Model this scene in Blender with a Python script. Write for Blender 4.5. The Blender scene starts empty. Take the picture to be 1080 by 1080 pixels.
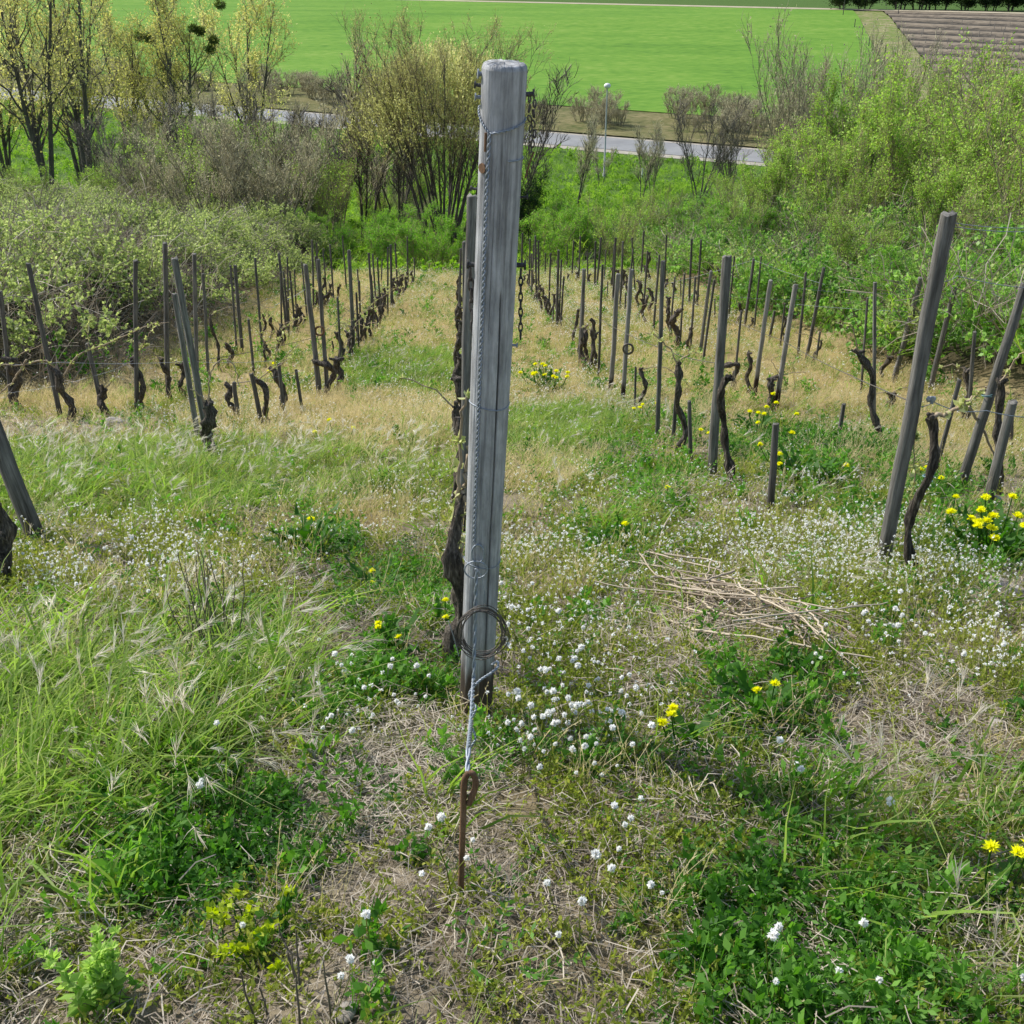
import bpy, math, random
import numpy as np
from mathutils import Vector, Matrix, noise as mnoise

random.seed(7)
RNG = np.random.default_rng(11)
S = bpy.context.scene
COL = S.collection

# ------------------------------------------------------------------ camera frame and terrain
FPX, PITCH, CZ = 1163.0, math.radians(27), 1.6
CP, SP = math.cos(PITCH), math.sin(PITCH)

def pchip(xs, ys):
    xs, ys = np.array(xs, float), np.array(ys, float)
    h = np.diff(xs); d = np.diff(ys) / h
    m = np.zeros(len(xs)); m[0], m[-1] = d[0], d[-1]
    for i in range(1, len(xs) - 1):
        if d[i-1] * d[i] > 0:
            w1, w2 = 2*h[i] + h[i-1], h[i] + 2*h[i-1]
            m[i] = (w1 + w2) / (w1 / d[i-1] + w2 / d[i])
    def f(x):
        x = np.clip(np.asarray(x, float), xs[0], xs[-1])
        k = np.clip(np.searchsorted(xs, x) - 1, 0, len(h) - 1)
        t = (x - xs[k]) / h[k]
        return ((2*t**3 - 3*t**2 + 1)*ys[k] + (t**3 - 2*t**2 + t)*h[k]*m[k]
                + (-2*t**3 + 3*t**2)*ys[k+1] + (t**3 - t**2)*h[k]*m[k+1])
    return f

DROP = pchip([-12, -3, 0, 1.5, 2.75, 4, 7, 9, 11.4, 15.5, 20, 32, 36, 45, 60, 80, 100, 110, 200, 300, 345, 600, 1200, 5000],
             [-1.2, .95, 1.6, 1.86, 2.1, 2.42, 3.27, 3.86, 4.52, 5.48, 6.35, 8.6, 9.5, 11.2, 14, 17, 19.2, 20, 20, 18.2, 17, 17, 14, -30])

def sstep(a, b, x):
    t = np.clip((np.asarray(x, float) - a) / (b - a), 0, 1)
    return t*t*(3 - 2*t)

def rowlat(x, y):
    return x + .0456*(y - 2.75) + .114

def terrain(x, y):
    x, y = np.asarray(x, float), np.asarray(y, float)
    z = CZ - DROP(y)
    s = rowlat(x, y)
    fade = 1 - sstep(42, 75, y)
    z = z + fade*sstep(12, 15, y)*(sstep(-4.4, -6.6, s)*1.0 + .07*np.clip(-s - 6, 0, 12))
    z = z + fade*sstep(7.5, 13, y)*(sstep(5.6, 8, s)*.5 + .17*np.clip(s - 6.5, 0, 14))
    near = 1 - sstep(30, 60, y)
    z = z + near*(.022*np.sin(x*2.3 + y*1.1) + .018*np.sin(x*4.7 - y*3.1 + 1) + .012*np.sin(y*6.1 + x*1.7) + .03*np.sin(x*.9 + 2)*np.sin(y*.7))
    return z

def ray(px, py):
    u, v = (px - 540)/FPX, (540 - py)/FPX
    return np.array([u, CP + v*SP, -SP + v*CP])

def ground(px, py):
    d = ray(px, py); t0 = t = .5; o = np.array([0, 0, CZ])
    while t < 6000:
        p = o + d*t
        if p[2] < terrain(p[0], p[1]): break
        t0 = t; t = t*1.02 + .02
    for _ in range(30):
        m = (t0 + t)/2; p = o + d*m
        if p[2] < terrain(p[0], p[1]): t = m
        else: t0 = m
    p = o + d*t
    return Vector((p[0], p[1], float(terrain(p[0], p[1]))))

def on_plane(px, py, y):          # the point seen at (px, py) in the upright plane at depth y
    d = ray(px, py); t = y/d[1]
    return Vector((d[0]*t, y, CZ + d[2]*t))

def depth(p):
    return p[1]*CP - (p[2] - CZ)*SP

def project(x, y, z):
    x, y, z = np.asarray(x), np.asarray(y), np.asarray(z) - CZ
    zz = np.maximum(y*CP - z*SP, .05); v = y*SP + z*CP
    return 540 + FPX*x/zz, 540 - FPX*v/zz

def gz(x, y): return float(terrain(x, y))

# ------------------------------------------------------------------ tagging
def tag(o, label=None, cat=None, group=None, kind=None):
    if label: o['label'] = label
    if cat: o['category'] = cat
    if group: o['group'] = group
    if kind: o['kind'] = kind
    return o

def empty(name, loc, label, cat, group=None, rot=None):
    o = bpy.data.objects.new(name, None); COL.objects.link(o)
    o.location = loc; o.empty_display_size = .1
    if rot is not None: o.rotation_euler = rot
    return tag(o, label, cat, group)

def copy_tree(o, parent=None):
    c = o.copy(); COL.objects.link(c); c.parent = parent
    for ch in list(o.children): copy_tree(ch, c)
    return c

# ------------------------------------------------------------------ materials
def newmat(name):
    m = bpy.data.materials.new(name); m.use_nodes = True
    nt = m.node_tree; nt.nodes.clear()
    return m, nt.nodes, nt.links

def ramp(N, stops):
    r = N.new('ShaderNodeValToRGB'); cr = r.color_ramp
    while len(cr.elements) < len(stops): cr.elements.new(.5)
    for e, (p, c) in zip(cr.elements, stops):
        e.position = p; e.color = (*c, 1) if len(c) == 3 else c
    return r

def leafmat(name, dark, mid, light, tip=None, base=None, trans=.4, rough=.55, inst=True, spec=.25, edge=.5):
    up = lambda c: tuple(min(x*1.14, .95) for x in c)
    dark, mid, light = up(dark), up(mid), up(light)
    m, N, L = newmat(name)
    a = N.new('ShaderNodeAttribute'); a.attribute_type = 'GEOMETRY'; a.attribute_name = 'tint'
    g = N.new('ShaderNodeAttribute'); g.attribute_type = 'GEOMETRY'; g.attribute_name = 'leaf_tint'
    ad = N.new('ShaderNodeMath'); ad.operation = 'ADD'; L.new(a.outputs['Fac'], ad.inputs[0]); L.new(g.outputs['Fac'], ad.inputs[1])
    if not inst:
        oi = N.new('ShaderNodeObjectInfo'); o1 = N.new('ShaderNodeMath'); o1.operation = 'MULTIPLY_ADD'; o1.inputs[1].default_value = .36; o1.inputs[2].default_value = -.18; L.new(oi.outputs['Random'], o1.inputs[0]); o2 = N.new('ShaderNodeMath'); o2.operation = 'ADD'; L.new(ad.outputs[0], o2.inputs[0]); L.new(o1.outputs[0], o2.inputs[1]); ad = o2
    r = ramp(N, [(.12, dark), (.5, mid), (.9, light)]); L.new(ad.outputs[0], r.inputs[0])
    col = r.outputs[0]
    t = N.new('ShaderNodeAttribute'); t.attribute_type = 'GEOMETRY'; t.attribute_name = 't'
    if tip:
        mr = N.new('ShaderNodeMapRange'); mr.inputs[1].default_value = edge; mr.inputs[2].default_value = 1; L.new(t.outputs['Fac'], mr.inputs[0])
        mx = N.new('ShaderNodeMixRGB'); L.new(mr.outputs[0], mx.inputs[0]); L.new(col, mx.inputs[1]); mx.inputs[2].default_value = (*tip, 1); col = mx.outputs[0]
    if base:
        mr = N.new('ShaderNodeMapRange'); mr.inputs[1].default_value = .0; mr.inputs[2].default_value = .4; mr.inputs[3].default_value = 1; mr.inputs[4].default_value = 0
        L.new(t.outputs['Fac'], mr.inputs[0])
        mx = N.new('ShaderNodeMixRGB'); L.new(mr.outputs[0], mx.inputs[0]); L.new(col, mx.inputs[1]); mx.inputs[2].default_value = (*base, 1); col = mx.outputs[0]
    p = N.new('ShaderNodeBsdfPrincipled'); p.inputs['Roughness'].default_value = rough; p.inputs['Specular IOR Level'].default_value = spec
    L.new(col, p.inputs['Base Color'])
    tr = N.new('ShaderNodeBsdfTranslucent')
    hs = N.new('ShaderNodeHueSaturation'); hs.inputs['Saturation'].default_value = 1.12; hs.inputs['Value'].default_value = 1.45
    L.new(col, hs.inputs['Color']); L.new(hs.outputs[0], tr.inputs[0])
    mix = N.new('ShaderNodeMixShader'); mix.inputs[0].default_value = trans
    L.new(p.outputs[0], mix.inputs[1]); L.new(tr.outputs[0], mix.inputs[2])
    o = N.new('ShaderNodeOutputMaterial'); L.new(mix.outputs[0], o.inputs[0])
    return m

def noisemat(name, c1, c2, scale=8, stretch=(1, 1, 1), rough=.8, bump=.3, detail=6, spec=.3, metal=0, foot=None, objcol=False, third=None, dist=.01, mottle=None):
    m, N, L = newmat(name)
    tc = N.new('ShaderNodeTexCoord'); mp = N.new('ShaderNodeMapping'); mp.inputs['Scale'].default_value = stretch
    L.new(tc.outputs['Object'], mp.inputs[0])
    if objcol:
        oi = N.new('ShaderNodeObjectInfo'); vm = N.new('ShaderNodeVectorMath'); vm.operation = 'ADD'
        sc = N.new('ShaderNodeMath'); sc.operation = 'MULTIPLY'; sc.inputs[1].default_value = 53; L.new(oi.outputs['Random'], sc.inputs[0])
        L.new(mp.outputs[0], vm.inputs[0]); L.new(sc.outputs[0], vm.inputs[1]); vec = vm.outputs[0]
    else: vec = mp.outputs[0]
    n = N.new('ShaderNodeTexNoise'); n.inputs['Scale'].default_value = scale; n.inputs['Detail'].default_value = detail; n.inputs['Roughness'].default_value = .65
    L.new(vec, n.inputs['Vector'])
    st = [(.3, c1), (.7, c2)] if not third else [(.28, c1), (.52, c2), (.75, third)]
    r = ramp(N, st); L.new(n.outputs['Fac'], r.inputs[0]); col = r.outputs[0]
    if mottle:
        mp2 = N.new('ShaderNodeMapping'); mp2.inputs['Scale'].default_value = mottle[0]; L.new(vec if objcol else tc.outputs['Object'], mp2.inputs[0])
        if objcol: mp2.inputs['Scale'].default_value = tuple(a/b for a, b in zip(mottle[0], stretch))
        n3 = N.new('ShaderNodeTexNoise'); n3.inputs['Scale'].default_value = 1; n3.inputs['Detail'].default_value = 5; n3.inputs['Roughness'].default_value = .7; L.new(mp2.outputs[0], n3.inputs['Vector'])
        r3 = ramp(N, [(.32, (mottle[1],)*3), (.68, (mottle[2],)*3)]); L.new(n3.outputs['Fac'], r3.inputs[0])
        mm = N.new('ShaderNodeMixRGB'); mm.blend_type = 'MULTIPLY'; mm.inputs[0].default_value = 1; L.new(col, mm.inputs[1]); L.new(r3.outputs[0], mm.inputs[2]); col = mm.outputs[0]
    if objcol:
        mx = N.new('ShaderNodeMixRGB'); mx.blend_type = 'MULTIPLY'; mx.inputs[0].default_value = 1
        L.new(col, mx.inputs[1]); L.new(oi.outputs['Color'], mx.inputs[2]); col = mx.outputs[0]
    if foot:
        sx = N.new('ShaderNodeSeparateXYZ'); L.new(tc.outputs['Object'], sx.inputs[0])
        nm = N.new('ShaderNodeMath'); nm.operation = 'MULTIPLY_ADD'; nm.inputs[1].default_value = .25; L.new(n.outputs['Fac'], nm.inputs[0]); L.new(sx.outputs['Z'], nm.inputs[2])
        mr = N.new('ShaderNodeMapRange'); mr.inputs[1].default_value = foot[0] + .1; mr.inputs[2].default_value = foot[1] + .14; mr.inputs[3].default_value = 1; mr.inputs[4].default_value = 0
        L.new(nm.outputs[0], mr.inputs[0])
        mx = N.new('ShaderNodeMixRGB'); mx.blend_type = 'MULTIPLY'; L.new(mr.outputs[0], mx.inputs[0]); L.new(col, mx.inputs[1]); mx.inputs[2].default_value = (*foot[2], 1); col = mx.outputs[0]
    p = N.new('ShaderNodeBsdfPrincipled'); p.inputs['Roughness'].default_value = rough; p.inputs['Specular IOR Level'].default_value = spec; p.inputs['Metallic'].default_value = metal
    L.new(col, p.inputs['Base Color'])
    b = N.new('ShaderNodeBump'); b.inputs['Strength'].default_value = bump; b.inputs['Distance'].default_value = dist; L.new(n.outputs['Fac'], b.inputs['Height']); L.new(b.outputs[0], p.inputs['Normal'])
    o = N.new('ShaderNodeOutputMaterial'); L.new(p.outputs[0], o.inputs[0])
    return m

M = {}
M['post'] = noisemat('weathered_post_wood', (.16, .16, .16), (.46, .472, .485), 1.0, (75, 75, 2.6), .85, .55, 10, third=(.68, .69, .7), foot=(.2, .25, (.22, .165, .125)), dist=.003, mottle=((30, 30, 9), .62, 1.2))
M['stake'] = noisemat('stake_wood', (.1, .094, .083), (.36, .35, .33), 1.0, (80, 80, 4), .85, .7, 6, foot=(-.05, .22, (.42, .36, .3)), objcol=True, dist=.005, mottle=((30, 30, 4), .5, 1.3))
M['stake_pale'] = noisemat('stake_wood_tarred_foot', (.2, .19, .175), (.36, .35, .33), 1.0, (90, 90, 3.5), .85, .4, 6, foot=(.24, .27, (.14, .1, .08)), objcol=True, dist=.004, mottle=((30, 30, 4), .6, 1.25))
M['vine'] = noisemat('vine_bark', (.014, .012, .01), (.07, .06, .05), 1.0, (110, 110, 20), .95, 1.0, 7, third=(.24, .215, .185), objcol=True, dist=.02, mottle=((22, 22, 9), .4, 1.5))
M['cane'] = noisemat('cane_bark', (.26, .19, .12), (.5, .41, .29), 1.0, (60, 60, 9), .7, .3)
M['wire'] = noisemat('galvanised_wire', (.22, .26, .31), (.42, .46, .51), 60, (1, 1, 1), .5, .2, metal=.4)
M['oldwire'] = noisemat('old_wire', (.06, .05, .045), (.22, .2, .18), 45, (1, 1, 1), .6, .3, metal=.4)
M['rust'] = noisemat('rusty_iron', (.06, .032, .018), (.2, .115, .065), 40, (1, 1, .3), .75, .6, third=(.3, .2, .13), dist=.002)
M['blackiron'] = noisemat('dark_iron', (.03, .03, .03), (.12, .12, .12), 60, (1, 1, 1), .6, .3, metal=.3)
M['treebark'] = noisemat('tree_bark', (.06, .054, .046), (.17, .15, .125), 1.0, (6, 6, 1.5), .9, .5)
M['greybark'] = noisemat('twig_bark', (.17, .155, .105), (.33, .3, .2), 1.0, (4, 4, 1), .9, .2)
M['ochrebark'] = noisemat('ochre_twig_bark', (.12, .1, .05), (.25, .21, .1), 1.0, (4, 4, 1), .9, .2)
M['stone'] = noisemat('field_stone', (.22, .2, .18), (.42, .39, .35), 14, (1, 1, 1), .9, .5)
M['asphalt'] = noisemat('road_asphalt', (.22, .22, .22), (.3, .3, .295), .35, (1, 1, 1), .55, .05)
M['gravel'] = noisemat('verge_gravel', (.3, .27, .22), (.45, .42, .35), 1.5, (1, 1, 1), .9, .2)
M['track'] = noisemat('dirt_track', (.34, .29, .2), (.5, .44, .32), .2, (1, 1, 1), .95, .1)
M['lamp'] = noisemat('lamp_metal', (.4, .41, .42), (.5, .51, .52), 3, (1, 1, 1), .5, .05)
M['strap'] = noisemat('blue_tie', (.1, .2, .22), (.25, .4, .42), 20, (1, 1, 1), .6, .1)
M['white'] = noisemat('white_lamp', (.75, .75, .73), (.82, .82, .8), 3, (1, 1, 1), .4, .02)

G = leafmat
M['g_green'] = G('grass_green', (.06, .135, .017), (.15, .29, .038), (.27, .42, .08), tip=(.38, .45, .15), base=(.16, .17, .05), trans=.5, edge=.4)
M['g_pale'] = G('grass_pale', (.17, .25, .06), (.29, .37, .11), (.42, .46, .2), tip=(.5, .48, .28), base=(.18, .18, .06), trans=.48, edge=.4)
M['awn'] = G('grass_awn', (.48, .44, .36), (.62, .58, .5), (.72, .69, .62), trans=.45)
M['straw'] = G('dry_straw', (.38, .315, .155), (.54, .46, .24), (.67, .59, .36), tip=(.7, .61, .4), base=(.3, .28, .12), trans=.45, edge=.6)
M['litter'] = G('dry_litter', (.13, .11, .085), (.28, .235, .18), (.48, .43, .35), trans=.15)
M['olive'] = G('low_herb', (.13, .18, .03), (.24, .3, .05), (.37, .4, .09), tip=(.34, .33, .1), base=(.18, .14, .06), trans=.45, edge=.6)
M['herb'] = G('dark_herb', (.045, .13, .02), (.1, .24, .035), (.18, .36, .06), trans=.45)
M['dande'] = G('jagged_leaf', (.05, .14, .016), (.1, .25, .03), (.18, .35, .05), trans=.45)
M['bram'] = G('bramble_leaf', (.1, .22, .045), (.2, .38, .075), (.34, .52, .14), trans=.45, rough=.45)
M['bramL'] = G('bramble_leaf_dusty', (.17, .22, .085), (.32, .4, .13), (.47, .54, .22), trans=.45, rough=.5)
M['fargrass'] = G('valley_grass', (.1, .2, .03), (.21, .37, .05), (.34, .5, .09), tip=(.34, .45, .11), trans=.48)
M['petalw'] = G('white_puff', (.78, .78, .76), (.83, .83, .82), (.88, .88, .87), trans=.35, rough=.9)
M['yellow'] = G('yellow_petals', (.9, .8, .01), (.93, .88, .02), (.95, .93, .05), trans=.3, rough=.7, inst=False)
for k, c in dict(yel=((.38, .38, .11), (.55, .54, .19), (.72, .7, .32)), willow=((.27, .28, .1), (.45, .46, .19), (.66, .65, .35)),
                 lime=((.16, .27, .045), (.33, .51, .095), (.52, .67, .18)), bush=((.1, .24, .03), (.2, .43, .05), (.34, .56, .1)),
                 deep=((.02, .055, .012), (.045, .11, .02), (.08, .18, .03)), grey=((.24, .22, .15), (.38, .36, .24), (.5, .48, .32)),
                 vinebud=((.3, .34, .1), (.46, .5, .2), (.6, .62, .33)), herb=((.05, .07, .02), (.09, .13, .03), (.15, .19, .05)), hedge=((.012, .03, .008), (.03, .055, .015), (.05, .085, .025)),
                 nettle=((.24, .4, .08), (.42, .58, .15), (.58, .7, .28)), spurge=((.2, .3, .03), (.36, .46, .04), (.5, .56, .06)),
                 rosette=((.05, .14, .018), (.1, .25, .03), (.18, .36, .05)), blossom=((.5, .46, .38), (.6, .56, .46), (.7, .66, .55))).items():
    M['l_' + k] = G('leaf_' + k, *c, trans=.45, inst=False)
M['l_twig'] = G('fine_twigs', (.23, .21, .125), (.4, .365, .23), (.55, .51, .35), trans=.2, inst=False)
M['l_twigo'] = G('fine_ochre_twigs', (.22, .19, .09), (.37, .32, .16), (.52, .46, .24), trans=.2, inst=False)
M['l_twigd'] = G('fine_dark_twigs', (.09, .08, .06), (.17, .15, .12), (.26, .23, .18), trans=.1, inst=False)
M['l_stick'] = G('pruned_twigs', (.11, .085, .062), (.27, .215, .155), (.48, .41, .31), trans=.02, inst=False)

# ------------------------------------------------------------------ mesh collector
class Geo:
    def __init__(s): s.v, s.q, s.t, s.a, s.b, s.mq, s.mt, s.n = [], [], [], [], [], [], [], 0
    def add(s, v, quads=None, tris=None, tint=0., t=0., mat=0):
        v = np.asarray(v, np.float32).reshape(-1, 3); k = len(v)
        s.v.append(v)
        s.a.append(np.broadcast_to(np.asarray(tint, np.float32), (k,)).copy()); s.b.append(np.broadcast_to(np.asarray(t, np.float32), (k,)).copy())
        if quads is not None and len(quads):
            q = np.asarray(quads, np.int32).reshape(-1, 4) + s.n; s.q.append(q); s.mq.append(np.full(len(q), mat, np.int32))
        if tris is not None and len(tris):
            q = np.asarray(tris, np.int32).reshape(-1, 3) + s.n; s.t.append(q); s.mt.append(np.full(len(q), mat, np.int32))
        s.n += k
        return s
    def mesh(s, name, mats, smooth=True):
        me = bpy.data.meshes.new(name)
        v = np.concatenate(s.v); q = np.concatenate(s.q) if s.q else np.zeros((0, 4), np.int32); t = np.concatenate(s.t) if s.t else np.zeros((0, 3), np.int32)
        me.vertices.add(len(v)); me.vertices.foreach_set('co', v.ravel())
        me.loops.add(q.size + t.size); me.loops.foreach_set('vertex_index', np.concatenate([q.ravel(), t.ravel()]))
        me.polygons.add(len(q) + len(t))
        me.polygons.foreach_set('loop_start', np.concatenate([np.arange(len(q))*4, q.size + np.arange(len(t))*3]).astype(np.int32))
        me.polygons.foreach_set('material_index', np.concatenate([np.concatenate(s.mq) if s.mq else np.zeros(0, np.int32), np.concatenate(s.mt) if s.mt else np.zeros(0, np.int32)]).astype(np.int32))
        me.polygons.foreach_set('use_smooth', np.full(len(q) + len(t), smooth))
        for nm, arr in (('leaf_tint', s.a), ('t', s.b)):
            at = me.attributes.new(nm, 'FLOAT', 'POINT'); at.data.foreach_set('value', np.concatenate(arr))
        for m in mats: me.materials.append(m)
        me.update(calc_edges=True); me.validate()
        return me
    def obj(s, name, mats, parent=None, smooth=True, loc=None):
        if not isinstance(mats, (list, tuple)): mats = [mats]
        o = bpy.data.objects.new(name, s.mesh(name, mats, smooth)); COL.objects.link(o)
        if parent: o.parent = parent
        if loc is not None: o.location = loc
        return o

def nrm(a): return a/np.maximum(np.linalg.norm(a, axis=-1, keepdims=True), 1e-9)

def ribbons(g, P, W, rng, tint=0., mat=0, face=None):
    P = np.asarray(P, float); n, k, _ = P.shape
    T = nrm(np.gradient(P, axis=1)); r = rng.normal(size=(n, 1, 3)) if face is None else face
    side = nrm(np.cross(T, r))*np.asarray(W, float)[..., None]*.5
    V = np.stack([P - side, P + side], 2).reshape(n, k*2, 3)
    i = np.arange(k - 1)*2; q = np.stack([i, i + 1, i + 3, i + 2], 1)
    Q = (q[None] + (np.arange(n)*k*2)[:, None, None]).reshape(-1, 4)
    tt = np.tile(np.repeat(np.linspace(0, 1, k), 2), n)
    ti = np.repeat(np.broadcast_to(tint, (n,)), k*2)
    return g.add(V.reshape(-1, 3), Q, None, ti, tt, mat)

def tubes(g, P, R, sides=6, tint=0., mat=0, cap=True):
    P = np.asarray(P, float)
    if P.ndim == 2: P = P[None]
    n, k, _ = P.shape; R = np.broadcast_to(np.asarray(R, float), (n, k))
    T = nrm(np.gradient(P, axis=1))
    ref = np.where(np.abs(T[:, :1, 2:3]) > .85, np.array([[[1., .2, 0]]]), np.array([[[.1, .1, 1.]]]))
    A = nrm(np.cross(T, np.broadcast_to(ref, T.shape))); B = np.cross(T, A)
    th = np.arange(sides)*2*np.pi/sides
    V = P[:, :, None] + (A[:, :, None]*np.cos(th)[:, None] + B[:, :, None]*np.sin(th)[:, None])*R[:, :, None, None]
    V = V.reshape(n, k*sides, 3)
    i = np.arange(k - 1)[:, None]*sides; j = np.arange(sides)[None]; j2 = (j + 1) % sides
    q = np.stack([i + j, i + j2, i + sides + j2, i + sides + j], -1).reshape(-1, 4)
    Q = (q[None] + (np.arange(n)*k*sides)[:, None, None]).reshape(-1, 4)
    tt = np.tile(np.repeat(np.linspace(0, 1, k), sides), n); ti = np.repeat(np.broadcast_to(tint, (n,)), k*sides)
    g.add(V.reshape(-1, 3), Q, None, ti, tt, mat)
    if cap:
        for e in (0, k - 1):
            C = P[:, e]; Vc = np.concatenate([V[:, e*sides:(e + 1)*sides], C[:, None]], 1)
            f = np.stack([np.arange(sides), (np.arange(sides) + 1) % sides, np.full(sides, sides)], 1)
            if e == 0: f = f[:, ::-1]
            F = (f[None] + (np.arange(n)*(sides + 1))[:, None, None]).reshape(-1, 3)
            g.add(Vc.reshape(-1, 3), None, F, np.repeat(np.broadcast_to(tint, (n,)), sides + 1), float(e > 0), mat)
    return g

def leaves(g, P, D, L, W, rng, tint=0., mat=0, fold=.18):
    n = len(P); D = nrm(D); r = rng.normal(size=(n, 3)) + np.array([0, 0, 1.2]); s = nrm(np.cross(D, r)); u = np.cross(s, D)
    L = np.broadcast_to(L, (n,))[:, None]; W = np.broadcast_to(W, (n,))[:, None]
    mid = P + D*L*.45 - u*W*fold
    V = np.stack([P, P + D*L*.42 + s*W*.5, P + D*L, P + D*L*.42 - s*W*.5, mid], 1)
    q = np.array([[0, 1, 2, 4], [0, 4, 2, 3]]); Q = (q[None] + (np.arange(n)*5)[:, None, None]).reshape(-1, 4)
    return g.add(V.reshape(-1, 3), Q, None, np.repeat(np.broadcast_to(tint, (n,)), 5), np.tile([0, .4, 1, .4, .4], n), mat)

def rhombs(g, P, D, L, W, rng, tint=0., mat=0):
    n = len(P); D = nrm(D); s = nrm(np.cross(D, rng.normal(size=(n, 3)) + np.array([0, 0, .6])))
    L = np.broadcast_to(L, (n,))[:, None]; W = np.broadcast_to(W, (n,))[:, None]
    V = np.stack([P, P + D*L*.45 + s*W*.5, P + D*L, P + D*L*.45 - s*W*.5], 1)
    Q = (np.arange(4)[None] + (np.arange(n)*4)[:, None])
    return g.add(V.reshape(-1, 3), Q, None, np.repeat(np.broadcast_to(tint, (n,)), 4), .5, mat)

def arcs(n, k, rng, L, base_r, az=None, tilt=(.1, .5), bend=(.3, 1.2), wob=.05, bias=None, origin=None):
    """n curved stems with k points each; they leave the ground near the origin and bend outwards."""
    a = rng.uniform(0, 2*np.pi, n) if az is None else az
    L = rng.uniform(*L, n) if isinstance(L, tuple) else np.broadcast_to(L, (n,))
    t0 = rng.uniform(*tilt, n); bd = rng.uniform(*bend, n)
    s = np.linspace(0, 1, k)[None]; th = t0[:, None] + bd[:, None]*s
    ds = (L/(k - 1))[:, None]
    h = np.cumsum(np.sin(th)*ds, 1) - np.sin(th[:, :1])*ds; z = np.cumsum(np.cos(th)*ds, 1) - np.cos(th[:, :1])*ds
    P = np.stack([h*np.cos(a)[:, None], h*np.sin(a)[:, None], z], -1)
    if bias is not None: P = P + np.array(bias)*(s**2*L[:, None])[..., None]
    rr = base_r*np.sqrt(rng.uniform(0, 1, n)); b = rng.uniform(0, 2*np.pi, n)
    P = P + np.stack([rr*np.cos(b), rr*np.sin(b), np.zeros(n)], -1)[:, None]
    P = P + rng.normal(size=P.shape)*wob*(s**1.5)[..., None]*L[:, None, None]
    if origin is not None: P = P + np.asarray(origin)[:, None] if np.ndim(origin) == 2 else P + np.asarray(origin)
    return P

# ------------------------------------------------------------------ scatter with geometry nodes (only for uncountable ground cover)
def scatter(name, label, cat, protos, P, rot, scl, idx, tint):
    n = len(P); me = bpy.data.meshes.new(name); me.vertices.add(n); me.vertices.foreach_set('co', np.asarray(P, np.float32).ravel())
    def at(nm, ty, d, v):
        a = me.attributes.new(nm, ty, 'POINT'); a.data.foreach_set(d, v)
    at('rot', 'FLOAT_VECTOR', 'vector', np.asarray(rot, np.float32).ravel()); at('scl', 'FLOAT', 'value', np.asarray(scl, np.float32))
    at('idx', 'INT', 'value', np.asarray(idx, np.int32)); at('tint', 'FLOAT', 'value', np.asarray(tint, np.float32))
    o = bpy.data.objects.new(name, me); COL.objects.link(o); tag(o, label, cat, None, 'stuff')
    ng = bpy.data.node_groups.new(name, 'GeometryNodeTree')
    ng.interface.new_socket('Geometry', in_out='INPUT', socket_type='NodeSocketGeometry'); ng.interface.new_socket('Geometry', in_out='OUTPUT', socket_type='NodeSocketGeometry')
    N, L = ng.nodes, ng.links; gi, go = N.new('NodeGroupInput'), N.new('NodeGroupOutput')
    iop, jn = N.new('GeometryNodeInstanceOnPoints'), N.new('GeometryNodeJoinGeometry')
    for p in reversed(protos):
        oi = N.new('GeometryNodeObjectInfo'); oi.inputs['Object'].default_value = p
        g2 = N.new('GeometryNodeGeometryToInstance'); L.new(oi.outputs['Geometry'], g2.inputs[0]); L.new(g2.outputs[0], jn.inputs[0])
    def na(nm, ty):
        x = N.new('GeometryNodeInputNamedAttribute'); x.data_type = ty; x.inputs[0].default_value = nm
        return [q for q in x.outputs if q.enabled][0]
    L.new(gi.outputs[0], iop.inputs['Points']); L.new(jn.outputs[0], iop.inputs['Instance']); iop.inputs['Pick Instance'].default_value = True
    L.new(na('idx', 'INT'), iop.inputs['Instance Index']); L.new(na('scl', 'FLOAT'), iop.inputs['Scale'])
    e = N.new('FunctionNodeEulerToRotation'); L.new(na('rot', 'FLOAT_VECTOR'), e.inputs[0]); L.new(e.outputs[0], iop.inputs['Rotation'])
    rl = N.new('GeometryNodeRealizeInstances'); L.new(iop.outputs[0], rl.inputs[0]); L.new(rl.outputs[0], go.inputs[0])
    o.modifiers.new('scatter', 'NODES').node_group = ng
    return o

def proto(g, mats):
    return bpy.data.objects.new('sprig', g.mesh('sprig', mats))

def R(s): return np.random.default_rng(s)

def taper(n, k, w, rng, p=1.3):
    return rng.uniform(*w, n)[:, None]*(1.02 - np.linspace(0, 1, k)**p)[None]

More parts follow.
